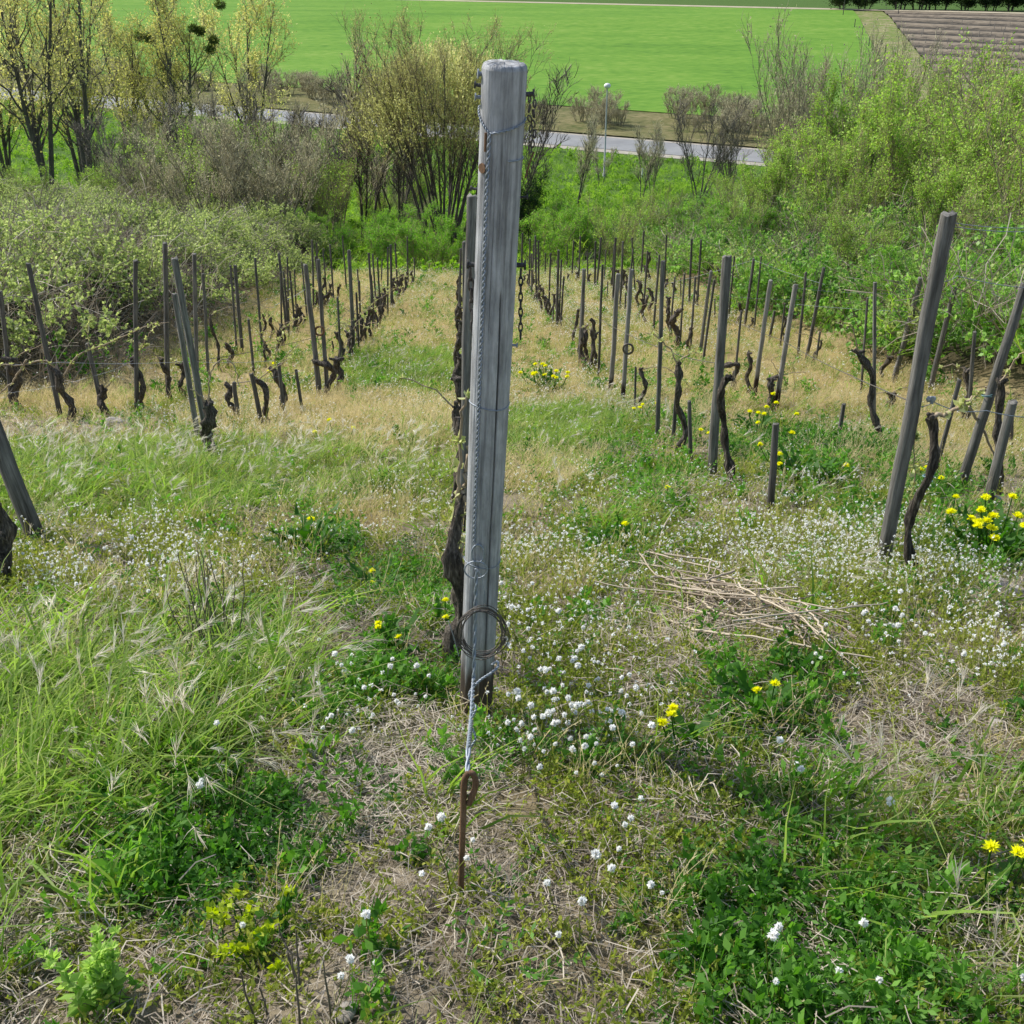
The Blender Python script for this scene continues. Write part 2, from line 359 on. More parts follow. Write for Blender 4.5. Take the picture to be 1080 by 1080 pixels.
def grass_proto(seed, n=18, L=(.12, .34), w=(.004, .007), r=.05, bend=(.3, 1.4), bias=(.25, -.05, 0), awns=0, mats=('g_green', 'awn', 'straw'), tilt=(.05, .5)):
    rng = R(seed); g = Geo(); P = arcs(n, 5, rng, L, r, tilt=tilt, bend=bend, bias=bias)
    kk = rng.integers(2, 5, n); kd = rng.normal(0, .035, (n, 3)); kd[rng.uniform(0, 1, n) < .6] = 0
    for j in range(5): P[:, j] += kd*np.clip(j - kk + 1, 0, 3)[:, None]
    ribbons(g, P, taper(n, 5, w, rng), rng, rng.uniform(-.28, .28, n))
    if n > 10 and mats[0] == 'g_green': D = arcs(5, 4, rng, (L[0]*.7, L[1]*.8), r, tilt=(.3, 1.1), bend=(.4, 1.2), bias=bias); ribbons(g, D, taper(5, 4, (.003, .006), rng), rng, rng.uniform(-.2, .2, 5), 2)
    if awns:
        Q = arcs(awns, 5, rng, (L[1]*.8, L[1]*1.15), r, tilt=(.0, .3), bend=(.4, 1.3), bias=bias)
        ribbons(g, Q, np.full((awns, 5), .0016), rng, 0)
        tip = Q[:, -1]; d = nrm(Q[:, -1] - Q[:, -2]); m = 18
        a = np.repeat(tip, m, 0) - np.repeat(d, m, 0)*rng.uniform(0, .075, (awns*m, 1)); dd = nrm(np.repeat(d, m, 0) + rng.normal(size=(awns*m, 3))*.22)
        l = rng.uniform(.035, .075, (awns*m, 1))
        ribbons(g, np.stack([a, a + dd*l*.5, a + dd*l + np.array([0, 0, -.006])], 1), np.tile([.0022, .0016, .0004], (awns*m, 1)), rng, rng.uniform(-.3, .3, awns*m), 1)
    return proto(g, [M[x] for x in mats])

def straw_proto(seed, n=14, L=(.14, .34), r=.07, w=(.0018, .003), head=True, bias=(.12, 0, 0)):
    rng = R(seed); g = Geo(); P = arcs(n, 3, rng, L, r, tilt=(0, .35), bend=(.1, .7), bias=bias)
    ribbons(g, P, np.repeat(rng.uniform(*w, n)[:, None], 3, 1), rng, rng.uniform(-.25, .25, n))
    if head:
        tip = P[:, -1]; d = nrm(P[:, -1] - P[:, -2]); m = 5
        a = np.repeat(tip, m, 0) - np.repeat(d, m, 0)*rng.uniform(0, .07, (n*m, 1)); dd = np.repeat(d, m, 0) + rng.normal(size=(n*m, 3))*.35
        rhombs(g, a, dd, rng.uniform(.012, .028, n*m), .004, rng, rng.uniform(-.2, .35, n*m))
    return proto(g, [M['straw']])

def herb_proto(seed, mat='olive', n=6, L=(.04, .12), r=.05, per=11, ll=(.01, .022), lw=.5, tilt=(.1, .9), stemw=.002, bend=(0, .6)):
    rng = R(seed); g = Geo(); P = arcs(n, 5, rng, L, r, tilt=tilt, bend=bend)
    ribbons(g, P, np.full((n, 5), stemw), rng, -.1)
    i = rng.integers(0, n, n*per); s = rng.uniform(.1, 4, n*per)*.999; k = s.astype(int); f = (s - k)[:, None]
    A = P[i, k]*(1 - f) + P[i, k + 1]*f; D = nrm(P[i, k + 1] - P[i, k])*.5 + rng.normal(size=(n*per, 3))*.7 + np.array([0, 0, .25])
    l = rng.uniform(*ll, n*per); rhombs(g, A, D, l, l*lw, rng, rng.uniform(-.25, .25, n*per))
    return proto(g, [M[mat]])

def vetch_proto(seed, mat='herb', n=9, L=(.07, .15), r=.05, pairs=7, ll=.017):
    rng = R(seed); g = Geo(); P = arcs(n, pairs + 1, rng, L, r, tilt=(.2, .9), bend=(.2, .9))
    ribbons(g, P, np.full((n, pairs + 1), .0016), rng, -.1)
    T = nrm(np.gradient(P, axis=1)); up = np.array([0, 0, 1.]); sd = nrm(np.cross(T, up) + 1e-3)
    for sg in (-1, 1):
        A = P[:, 1:].reshape(-1, 3); D = (sd*sg + T*.5 + rng.normal(size=T.shape)*.15)[:, 1:].reshape(-1, 3)
        rhombs(g, A, D, rng.uniform(.8, 1.25, len(A))*ll, ll*.5, rng, np.repeat(rng.uniform(-.2, .2, n), pairs))
    return proto(g, [M[mat]])

def jag_leaves(g, rng, n, L, r=.015, mat=0, tilt=(.5, 1.2), w=.034):
    k = 11; P = arcs(n, k, rng, L, r, tilt=tilt, bend=(.0, .6))
    s = np.linspace(0, 1, k); W = w*(np.sin(np.pi*(s*.86 + .06))**.8)*np.where(np.arange(k) % 2, 1, .4); W[-1] = .002
    ribbons(g, P, np.tile(W, (n, 1))*rng.uniform(.7, 1.2, (n, 1)), rng, rng.uniform(-.2, .2, n), mat, face=np.array([[[0, 0, 1.]]]) + rng.normal(size=(n, 1, 3))*.25)

def litter_proto(seed, n=26, r=.15, L=(.02, .1)):
    rng = R(seed); g = Geo(); a = rng.uniform(0, 6.28, n); l = rng.uniform(*L, n)
    c = np.stack([rng.normal(size=n)*r*.5, rng.normal(size=n)*r*.5, rng.uniform(.003, .02, n)], 1)
    d = np.stack([np.cos(a), np.sin(a), rng.normal(size=n)*.12], 1)*l[:, None]/2; md = rng.normal(size=(n, 3))*.012; md[:, 2] = abs(md[:, 2])
    ribbons(g, np.stack([c - d, c + md, c + d], 1), np.repeat(rng.uniform(.001, .0028, n)[:, None], 3, 1), rng, rng.uniform(-.4, .4, n), face=np.array([[[0, 0, 1.]]]) + rng.normal(size=(n, 1, 3))*.4)
    return proto(g, [M['litter']])

def ico(sub):
    import bmesh
    bm = bmesh.new(); bmesh.ops.create_icosphere(bm, subdivisions=sub, radius=1)
    v = np.array([x.co[:] for x in bm.verts]); f = np.array([[q.index for q in p.verts] for p in bm.faces]); bm.free()
    return v, f
ICO1, ICO2, ICO3 = ico(1), ico(2), ico(3)

def puff(g, c, r, rng, mat=0, sub=ICO2):
    v, f = sub; k = rng.uniform(.72, 1.12, len(v))[:, None]
    g.add(np.asarray(c) + v*r*k*np.array([1, 1, .9]), None, f, rng.uniform(-.2, .3), .5, mat)

def fluff(g, c, r, rng, n, mat=0):
    D = nrm(rng.normal(size=(n, 3)) + np.array([0, 0, .25])); c = np.asarray(c)
    rhombs(g, c + D*r*.25, D, r*rng.uniform(.5, 1.0, n), r*.62, rng, rng.uniform(0, .5, n), mat)

def white_proto(seed, n=4, L=(.09, .2), rr=(.006, .0095), spread=.075):
    rng = R(seed); g = Geo(); P = arcs(n, 4, rng, L, spread, tilt=(0, .35), bend=(-.1, .4))
    ribbons(g, P, np.full((n, 4), .002), rng, 0, 0)
    for p in P[:, -1]: fluff(g, p, rng.uniform(*rr)*1.25, rng, 12, 1)
    i = rng.integers(0, n, 18); s = rng.uniform(0, 1, (18, 1)); A = P[i, 0]*(1 - s) + P[i, 2]*s
    leaves(g, A, rng.normal(size=(18, 3)) + np.array([0, 0, .5]), .018, .007, rng, rng.uniform(-.2, .2, 18), 0)
    return proto(g, [M['olive'], M['petalw']])

def bramble_proto(seed, mat, n=7, L=(.3, .6), ll=(.05, .09), per=7, r=.2):
    rng = R(seed); g = Geo(); P = arcs(n, 6, rng, L, r, tilt=(.1, .9), bend=(.3, 1.2))
    ribbons(g, P, np.full((n, 6), .006), rng, -.3, 1)
    i = rng.integers(0, n, n*per); s = rng.uniform(.4, 5, n*per)*.999; k = s.astype(int); f = (s - k)[:, None]
    A = P[i, k]*(1 - f) + P[i, k + 1]*f; D0 = rng.normal(size=(n*per, 3)) + np.array([0, 0, .35])
    for q in range(3):
        D = nrm(D0) + rng.normal(size=D0.shape)*.55; l = rng.uniform(*ll, n*per)
        rhombs(g, A, D, l, l*.75, rng, rng.uniform(-.22, .22, n*per))
    return proto(g, [M[mat], M['litter']])

def drystem_proto(seed, n=16, L=(.4, 1.0), r=.3):
    rng = R(seed); g = Geo(); P = arcs(n, 5, rng, L, r, tilt=(.1, 1.0), bend=(.2, 1.1), wob=.08)
    ribbons(g, P, np.full((n, 5), .009), rng, rng.uniform(-.3, .2, n))
    return proto(g, [M['litter']])

# ------------------------------------------------------------------ ground zones (ellipses surveyed on the ground: centre, half widths, weight)
Z = dict(
 green=[(130, 512, 230, 36, 1.9), (100, 770, 170, 90, 1), (20, 900, 90, 130, .8), (50, 690, 100, 45, 1), (220, 705, 90, 50, .7), (345, 505, 120, 36, .6), (428, 394, 62, 20, 2.2),
        (590, 458, 72, 22, 2.4), (450, 500, 50, 50, .45), (1040, 960, 60, 110, .55), (900, 880, 90, 60, .3), (560, 480, 80, 30, .3), (650, 560, 60, 30, .2), (520, 860, 60, 30, .2)],
 silver=[(130, 508, 230, 34, .6), (110, 760, 190, 100, .7), (430, 385, 60, 20, .7), (340, 500, 110, 30, .3), (640, 450, 40, 16, .2), (1000, 850, 80, 50, .2), (560, 420, 90, 30, .25)],
 straw=[(430, 330, 80, 60, 1), (400, 445, 150, 30, .9), (610, 370, 90, 70, .8), (870, 390, 90, 40, 1.5), (560, 500, 70, 18, .7), (350, 540, 70, 25, .7), (60, 420, 120, 14, 1), (330, 350, 90, 50, .8),
        (720, 380, 110, 60, .7), (980, 470, 100, 40, .5), (620, 840, 110, 40, .45), (690, 960, 70, 90, .45), (180, 620, 120, 25, .25), (1050, 880, 60, 80, .5), (540, 600, 90, 50, .3)],
 herb=[(200, 895, 140, 66, 1.2), (890, 985, 180, 100, 1.2), (840, 870, 80, 45, .9), (420, 715, 60, 45, .8), (345, 765, 55, 38, .8), (440, 640, 70, 40, .35), (800, 735, 70, 40, .6), (860, 495, 100, 36, .75),
       (690, 500, 60, 40, .6), (1050, 575, 60, 30, .8), (700, 420, 60, 40, .3), (560, 800, 70, 22, .5), (240, 690, 60, 40, .4), (980, 540, 90, 40, .7), (330, 575, 40, 20, .7), (650, 580, 40, 40, .5), (620, 660, 30, 15, .5)],
 white=[(150, 600, 170, 42, 1.1), (610, 610, 90, 90, .75), (610, 740, 90, 80, .5), (900, 600, 170, 60, .9), (960, 700, 160, 50, .45), (430, 560, 80, 40, .7), (340, 440, 160, 24, .6), (620, 330, 70, 40, .7), (800, 540, 110, 30, .6),
        (600, 420, 100, 40, .3), (450, 310, 50, 30, .3), (760, 350, 60, 50, .2), (390, 760, 80, 50, .25), (700, 330, 60, 40, .4)],
 bare=[(350, 870, 90, 90, 1), (500, 930, 60, 60, .9), (740, 690, 110, 60, .8), (970, 790, 130, 60, .8), (320, 595, 50, 24, 1), (770, 530, 90, 18, .7), (330, 690, 80, 40, .5), (700, 800, 70, 50, .4), (1060, 625, 40, 22, 1.2), (420, 840, 80, 60, .6),
       (690, 480, 60, 16, .5), (30, 455, 120, 10, .6)])

def zone(name, px, py):
    w = np.zeros(np.shape(px))
    for cx, cy, rx, ry, k in Z[name]:
        d = np.sqrt(((px - cx)/rx)**2 + ((py - cy)/ry)**2)
        w = np.maximum(w, k*np.clip((1.35 - d)/.7, 0, 1))
    return w

def vnoise(x, y, f, seed=0):
    o = seed*17.3
    return np.array([mnoise.noise(Vector((a*f + o, b*f - o, .5*seed))) for a, b in zip(np.ravel(x), np.ravel(y))]).reshape(np.shape(x))*.5 + .5

# ------------------------------------------------------------------ the ground sheet
def geom_axis(dense_a, dense_b, step, far, ratio):
    a = list(np.arange(dense_a, dense_b + 1e-6, step)); s = step
    lo, hi = [], []
    x = dense_b
    while x < far: s = min(s*ratio, 120); x += s; hi.append(x)
    return a, hi

def build_ground():
    a, hi = geom_axis(-9, 9, .1, 3500, 1.09); xs = np.array([-h for h in hi[::-1]] + a + hi)
    b, hi = geom_axis(-3, 16, .1, 4800, 1.045); ys = np.array([-12, -9, -7, -5, -4] + b + hi)
    X, Y = np.meshgrid(xs, ys); Zt = terrain(X, Y)
    # soil clods close by
    nearm = (np.abs(X) < 9.2) & (Y < 16)
    cl = vnoise(X[nearm], Y[nearm], 6.5, 2)*.02 + vnoise(X[nearm], Y[nearm], 15, 3)*.012
    Zt[nearm] += cl - .018
    px, py = project(X, Y, Zt)
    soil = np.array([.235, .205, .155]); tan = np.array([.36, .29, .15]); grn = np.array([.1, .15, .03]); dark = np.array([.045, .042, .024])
    st = np.clip(zone('straw', px, py) + np.clip((500 - py)/120, 0, .75)*(Y < 40), 0, 1)*(Y > 1); gr = np.clip(zone('green', px, py)*.8 + zone('herb', px, py)*.8, 0, 1)
    c = soil[None, None]*np.ones(X.shape + (1,))
    c = c*(1 - st[..., None]) + tan*st[..., None]; c = c*(1 - gr[..., None]*.8) + grn*gr[..., None]*.8
    s = rowlat(X, Y)
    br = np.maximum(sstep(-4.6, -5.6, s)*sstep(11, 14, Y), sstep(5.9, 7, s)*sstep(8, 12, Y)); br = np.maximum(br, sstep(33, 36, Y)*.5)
    c = c*(1 - br[..., None]) + dark*br[..., None]  # shade beneath the bramble banks is painted into the ground colour
    far = sstep(45, 75, Y)[..., None]; c = c*(1 - far) + np.array([.075, .15, .028])*far
    g = Geo(); n, m = X.shape
    i = np.arange(n - 1)[:, None]*m + np.arange(m - 1)[None]
    g.add(np.stack([X, Y, Zt], -1), np.stack([i, i + 1, i + m + 1, i + m], -1).reshape(-1, 4))
    mt, N, L = newmat('vineyard_soil')
    at = N.new('ShaderNodeAttribute'); at.attribute_name = 'soil'
    tc = N.new('ShaderNodeTexCoord'); n1 = N.new('ShaderNodeTexNoise'); n1.inputs['Scale'].default_value = 3.5; n1.inputs['Detail'].default_value = 10; n1.inputs['Roughness'].default_value = .75; L.new(tc.outputs['Object'], n1.inputs[0])
    r = ramp(N, [(.25, (.35, .32, .28)), (.5, (.95, .93, .88)), (.75, (1.5, 1.5, 1.45))]); L.new(n1.outputs[0], r.inputs[0])
    n2 = N.new('ShaderNodeTexNoise'); n2.inputs['Scale'].default_value = 42; n2.inputs['Detail'].default_value = 6; n2.inputs['Roughness'].default_value = .7; L.new(tc.outputs['Object'], n2.inputs[0])
    r2 = ramp(N, [(.3, (.45, .43, .4)), (.6, (1.25, 1.22, 1.18))]); L.new(n2.outputs[0], r2.inputs[0])
    mx = N.new('ShaderNodeMixRGB'); mx.blend_type = 'MULTIPLY'; mx.inputs[0].default_value = 1; L.new(at.outputs['Color'], mx.inputs[1]); L.new(r.outputs[0], mx.inputs[2])
    m2 = N.new('ShaderNodeMixRGB'); m2.blend_type = 'MULTIPLY'; m2.inputs[0].default_value = .8; L.new(mx.outputs[0], m2.inputs[1]); L.new(r2.outputs[0], m2.inputs[2])
    p = N.new('ShaderNodeBsdfPrincipled'); p.inputs['Roughness'].default_value = .95; p.inputs['Specular IOR Level'].default_value = .15; L.new(m2.outputs[0], p.inputs['Base Color'])
    bp = N.new('ShaderNodeBump'); bp.inputs['Strength'].default_value = .7; bp.inputs['Distance'].default_value = .02; L.new(n2.outputs[0], bp.inputs['Height']); L.new(bp.outputs[0], p.inputs['Normal'])
    o_ = N.new('ShaderNodeOutputMaterial'); L.new(p.outputs[0], o_.inputs[0])
    o = g.obj('ground', mt)
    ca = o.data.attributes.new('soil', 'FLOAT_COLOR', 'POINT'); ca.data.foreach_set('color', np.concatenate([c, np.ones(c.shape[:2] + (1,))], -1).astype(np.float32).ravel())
    tag(o, 'sloping vineyard soil falling to the green valley floor', 'ground', None, 'structure')
build_ground()

def sheet(name, corners, nx, ny, dz, mat, label, cat, ridge=None, jitter=0):
    A0, A1, B0, B1 = [np.array(c[:2], float) for c in corners]
    u, v = np.meshgrid(np.linspace(0, 1, nx), np.linspace(0, 1, ny))
    lo = A0 + (A1 - A0)*u[..., None]; hi = B0 + (B1 - B0)*u[..., None]; P = lo + (hi - lo)*v[..., None]
    zz = terrain(P[..., 0], P[..., 1]) + dz
    if ridge: zz = zz + ridge(u, v)
    i = np.arange(ny - 1)[:, None]*nx + np.arange(nx - 1)[None]
    g = Geo().add(np.concatenate([P, zz[..., None]], -1), np.stack([i, i + 1, i + nx + 1, i + nx], -1).reshape(-1, 4), None, u.ravel(), v.ravel())
    o = g.obj(name, mat); tag(o, label, cat, None, 'structure'); return o

def fieldmat(name, stops, scale, stretch, fine, rows=0):
    m, N, L = newmat(name)
    tc = N.new('ShaderNodeTexCoord'); mp = N.new('ShaderNodeMapping'); mp.inputs['Scale'].default_value = stretch; L.new(tc.outputs['Object'], mp.inputs[0])
    n = N.new('ShaderNodeTexNoise'); n.inputs['Scale'].default_value = scale; n.inputs['Detail'].default_value = 9; n.inputs['Roughness'].default_value = .68; L.new(mp.outputs[0], n.inputs[0])
    n2 = N.new('ShaderNodeTexNoise'); n2.inputs['Scale'].default_value = fine; n2.inputs['Detail'].default_value = 5; L.new(mp.outputs[0], n2.inputs[0])
    ad = N.new('ShaderNodeMath'); ad.operation = 'MULTIPLY_ADD'; ad.inputs[1].default_value = .5; L.new(n2.outputs[0], ad.inputs[0])
    hf = N.new('ShaderNodeMath'); hf.operation = 'MULTIPLY'; hf.inputs[1].default_value = .5; L.new(n.outputs[0], hf.inputs[0]); L.new(hf.outputs[0], ad.inputs[2])
    r = ramp(N, stops)
    if rows:
        vt = N.new('ShaderNodeAttribute'); vt.attribute_name = 't'; sn = N.new('ShaderNodeMath'); sn.operation = 'MULTIPLY'; sn.inputs[1].default_value = rows*2*math.pi; L.new(vt.outputs['Fac'], sn.inputs[0])
        s2 = N.new('ShaderNodeMath'); s2.operation = 'SINE'; L.new(sn.outputs[0], s2.inputs[0]); s3 = N.new('ShaderNodeMath'); s3.operation = 'MULTIPLY_ADD'; s3.inputs[1].default_value = .13; L.new(s2.outputs[0], s3.inputs[0]); L.new(ad.outputs[0], s3.inputs[2]); L.new(s3.outputs[0], r.inputs[0])
    else: L.new(ad.outputs[0], r.inputs[0])
    p = N.new('ShaderNodeBsdfPrincipled'); p.inputs['Roughness'].default_value = .9; p.inputs['Specular IOR Level'].default_value = .1; L.new(r.outputs[0], p.inputs['Base Color'])
    b = N.new('ShaderNodeBump'); b.inputs['Strength'].default_value = .6; b.inputs['Distance'].default_value = .25; L.new(n2.outputs[0], b.inputs['Height']); L.new(b.outputs[0], p.inputs['Normal'])
    o = N.new('ShaderNodeOutputMaterial'); L.new(p.outputs[0], o.inputs[0]); return m
M['field'] = fieldmat('young_crop', [(.34, (.07, .17, .022)), (.46, (.115, .25, .03)), (.56, (.155, .29, .04)), (.68, (.25, .34, .08))], .028, (1, 2.4, 1), .45)
M['verge'] = fieldmat('rough_verge', [(.38, (.08, .1, .03)), (.5, (.15, .145, .06)), (.62, (.23, .2, .1))], .2, (1, 1, 1), 1.1)
M['plough'] = fieldmat('ploughed_soil', [(.36, (.05, .046, .038)), (.5, (.15, .125, .095)), (.66, (.27, .225, .165))], .35, (.4, 1, 1), 1.4, rows=15)
M['strip'] = fieldmat('track_edge', [(.42, (.12, .2, .035)), (.52, (.22, .22, .09)), (.62, (.36, .31, .2))], .2, (1, 1, 1), .9)

# road across the valley, its gravel verge, the crop field beyond and the ploughed plot
r0, r1 = np.array([27., 124.]), np.array([-64., 175.]); rd = (r1 - r0)/np.linalg.norm(r1 - r0); rn = np.array([-rd[1], rd[0]])*-1
rn = rn if rn[1] > 0 else -rn
ra, rb = r0 - rd*210, r1 + rd*300
def strip(name, o0, o1, dz, mat, label, cat, a=ra, b=rb, nx=120, ny=4):
    return sheet(name, [a + rn*o0, b + rn*o0, a + rn*o1, b + rn*o1], nx, ny, dz, mat, label, cat)
strip('road_verge', -5.6, 5.2, .05, M['gravel'], 'pale gravel shoulder along the valley road', 'road verge')
strip('road', -3.7, 4.1, .09, M['asphalt'], 'grey asphalt road crossing the valley below the vineyard', 'road')
FB = rn*27
e0, e1, e2 = ground(903, 16), ground(948, 92), ground(990, 150)
bd = np.array((e0 - e1)[:2]); bd = bd/np.linalg.norm(bd)
fl = ra + FB; 
# right boundary of the crop: line through e1 along bd; intersect with the lower edge
def isect(p, d, q, e):
    A = np.array([[d[0], -e[0]], [d[1], -e[1]]]); t = np.linalg.solve(A, np.array(q) - np.array(p)); return np.array(p) + np.array(d)*t[0]
k0, k1 = np.array(ground(420, 1)[:2]), np.array(ground(1080, 16)[:2]); kd = (k1 - k0)/np.linalg.norm(k1 - k0); kn = np.array([-kd[1], kd[0]]); kn = kn if kn[1] > 0 else -kn
c_lo = isect(np.array(e1[:2]), bd, fl, rd); c_hi = isect(np.array(e1[:2]), bd, k0, kd)
sheet('crop_field', [fl + rd*760, c_lo, k0 - kd*650, c_hi], 160, 90, .3, M['field'], 'bright green crop field sloping up beyond the valley road', 'field')
w = np.array([9., 0.])
sheet('field_track', [c_lo - w*.1, c_lo + w*.9, c_hi - w*.1, c_hi + w*1.0], 8, 60, .12, M['strip'], 'worn earth track between the crop and the ploughed plot', 'track')
sheet('ploughed_field', [c_lo + w*.9, c_lo + w*.9 - rd*260, c_hi + w*1.0, c_hi + w*1.0 + kd*420], 120, 420, .1, M['plough'], 'brown ploughed plot with dark parallel ridges', 'field',
      ridge=lambda u, v: .22*(1 + np.sin(v*2*np.pi*15)))
tk = [k0 - kd*900 + kn*0, k1 + kd*700 + kn*0, k0 - kd*900 + kn*9, k1 + kd*700 + kn*9]
sheet('dirt_track', tk, 120, 3, .35, M['track'], 'pale dirt track along the top of the crop field', 'track')

# ------------------------------------------------------------------ ground cover
def candidates(y0, y1, dens, mx=1.6, seed=0, xlim=None):
    rng = R(seed + 500); half = lambda y: .50*(y*CP + (DROP(y))*SP) + mx
    H = half(y1); n = int((y1 - y0)*2*H*dens)
    x = rng.uniform(-H, H, n); y = rng.uniform(y0, y1, n); k = np.abs(x) < half(y); x, y = x[k], y[k]
    if xlim: k = (x > xlim[0]) & (x < xlim[1]); x, y = x[k], y[k]
    z = terrain(x, y); px, py = project(x, y, z)
    return x, y, z, px, py, rng

def layer(name, label, cat, protos, parts, seed=0, sink=.01, tilt=.15, tintrange=(.08, .92), scale=(.75, 1.25), slope=.0):
    X, Y, Zz, SC, T = [], [], [], [], []
    for (y0, y1, dens, wf, ksc) in parts:
        seed += 1; x, y, z, px, py, rng = candidates(y0, y1, dens, seed=seed)
        k = rng.uniform(0, 1, len(x)) < wf(px, py, x, y); x, y, z = x[k], y[k], z[k]
        X.append(x); Y.append(y); Zz.append(z - sink); SC.append(rng.uniform(*scale, len(x))*ksc)
        T.append(np.clip(rng.normal(.5, .18, len(x)) + (vnoise(x, y, .9, seed % 7 + 1) - .5)*.8 + (vnoise(x, y, 3.1, seed % 5 + 2) - .5)*.4, tintrange[0], tintrange[1]))
    x, y, z, sc, t = map(np.concatenate, (X, Y, Zz, SC, T)); n = len(x); rng = R(seed + 900)
    rot = np.stack([rng.normal(0, tilt, n), rng.normal(0, tilt, n), rng.uniform(0, 6.28, n)], 1)
    if slope: rot[:, 2] = rng.normal(0, slope, n)
    print(name, n)
    return scatter(name, label, cat, protos, np.stack([x, y, z], 1), rot, sc, rng.integers(0, len(protos), n), t)

sB = lambda x, y: rowlat(x, y)
def in_vineyard(x, y):
    s = sB(x, y); return (~(((s < -4.9) & (y > 12.6)) | ((s > 6.1) & (y > 9.5)))) & (y < 35)
zn = zone
pm = lambda x, y, f=1.5, lo=.1: np.clip((vnoise(x, y, f, 5) - .40)*4.5, lo, 1)
nb = lambda px, py: 1 - .85*np.clip(zn('bare', px, py), 0, 1)

# low olive herbs everywhere near
layer('low_weeds', 'low olive weeds covering the vineyard floor', 'weeds', [herb_proto(i, n=7 + i % 3) for i in range(5)],
      [(.9, 5, 640, lambda px, py, x, y: pm(x, y, 1.7, .42)*np.maximum(nb(px, py), .4)*(1 - .7*np.clip(zn('green', px, py) + zn('herb', px, py), 0, 1)), .8),
       (5, 12, 150, lambda px, py, x, y: .8*pm(x, y, .9, .2)*nb(px, py)*in_vineyard(x, y)*(1 - .6*np.clip(zn('straw', px, py), 0, 1)), .95),
       (12, 35, 24, lambda px, py, x, y: .7*pm(x, y, .5, .2)*in_vineyard(x, y), 1.3)], seed=10, tilt=.25)
layer('leafy_ground_cover', 'dark green feathery leaves in dense low patches', 'ground cover', [vetch_proto(30 + i) for i in range(3)] + [herb_proto(40 + i, 'herb', n=7, L=(.06, .16), ll=(.016, .034), lw=.55) for i in range(3)],
      [(.9, 5, 420, lambda px, py, x, y: np.clip(zn('herb', px, py)*pm(x, y, 2.2, .35), 0, 1) + .035, .95), (5, 12, 140, lambda px, py, x, y: (np.clip(zn('herb', px, py)*pm(x, y, 1.2, .3), 0, 1) + .03)*in_vineyard(x, y), 1.2),
       (12, 35, 14, lambda px, py, x, y: .15*in_vineyard(x, y), 2.0)], seed=30, tilt=.2)
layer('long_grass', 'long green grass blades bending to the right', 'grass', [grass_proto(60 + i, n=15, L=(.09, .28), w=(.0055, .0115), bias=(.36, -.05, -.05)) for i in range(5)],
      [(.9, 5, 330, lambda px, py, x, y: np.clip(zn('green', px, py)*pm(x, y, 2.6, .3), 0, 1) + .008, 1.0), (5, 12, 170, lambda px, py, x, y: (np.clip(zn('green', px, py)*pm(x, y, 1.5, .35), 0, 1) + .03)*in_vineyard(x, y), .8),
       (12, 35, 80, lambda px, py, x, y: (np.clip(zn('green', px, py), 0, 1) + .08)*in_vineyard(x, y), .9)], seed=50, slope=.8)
layer('silvery_grass', 'pale grass with silvery bristled seed heads', 'grass', [grass_proto(80 + i, n=8, awns=5, mats=('g_pale', 'awn'), bias=(.4, -.05, -.05)) for i in range(4)],
      [(.9, 5, 120, lambda px, py, x, y: np.clip(zn('silver', px, py), 0, 1)*.42 + .003, .85), (5, 12, 55, lambda px, py, x, y: (np.clip(zn('silver', px, py), 0, 1)*.55 + .012)*in_vineyard(x, y), .8),
       (12, 35, 12, lambda px, py, x, y: (np.clip(zn('silver', px, py), 0, 1)*.8 + .05)*in_vineyard(x, y), .75)], seed=70, slope=.5)
layer('dry_grass', 'straw coloured dry grass standing between the vine rows', 'grass', [straw_proto(100 + i) for i in range(4)],
      [(.9, 5, 230, lambda px, py, x, y: np.clip(zn('straw', px, py), 0, 1)*.6*pm(x, y, 2) + .04, .55), (5, 12, 170, lambda px, py, x, y: (np.clip(zn('straw', px, py), 0, 1)*.9 + .10)*in_vineyard(x, y)*(1 - .85*np.clip(zn('green', px, py), 0, 1)), .58),
       (12, 35, 72, lambda px, py, x, y: (.45 + .5*np.clip(zn('straw', px, py), 0, 1.5))*in_vineyard(x, y)*(1 - .85*np.clip(zn('green', px, py), 0, 1)), .6)], seed=90, slope=.9)
layer('straw_litter', 'grey straw and twig litter lying on bare soil', 'litter', [litter_proto(120 + i) for i in range(5)],
      [(.9, 5, 330, lambda px, py, x, y: .5 + .55*np.clip(zn('bare', px, py), 0, 1), 1.0), (5, 12, 40, lambda px, py, x, y: (.3 + .7*np.clip(zn('bare', px, py), 0, 1))*in_vineyard(x, y), 1.4)], seed=110, tilt=.08, sink=0)
layer('small_white_flowers', 'carpet of tiny white flowers among the weeds', 'flowers', [white_proto(140 + i, n=7, rr=(.0036, .0066)) for i in range(5)],
      [(2.4, 5, 230, lambda px, py, x, y: np.clip(zn('white', px, py)*pm(x, y, 2.6, .12)*1.3, 0, 1), .95), (5, 12, 80, lambda px, py, x, y: np.clip(zn('white', px, py)*pm(x, y, 1.4, .2)*1.2 + .06, 0, 1)*in_vineyard(x, y), .95),
       (12, 35, 36, lambda px, py, x, y: (np.clip(zn('white', px, py), 0, 1) + .1)*in_vineyard(x, y), 1.3)], seed=130, tilt=.12)

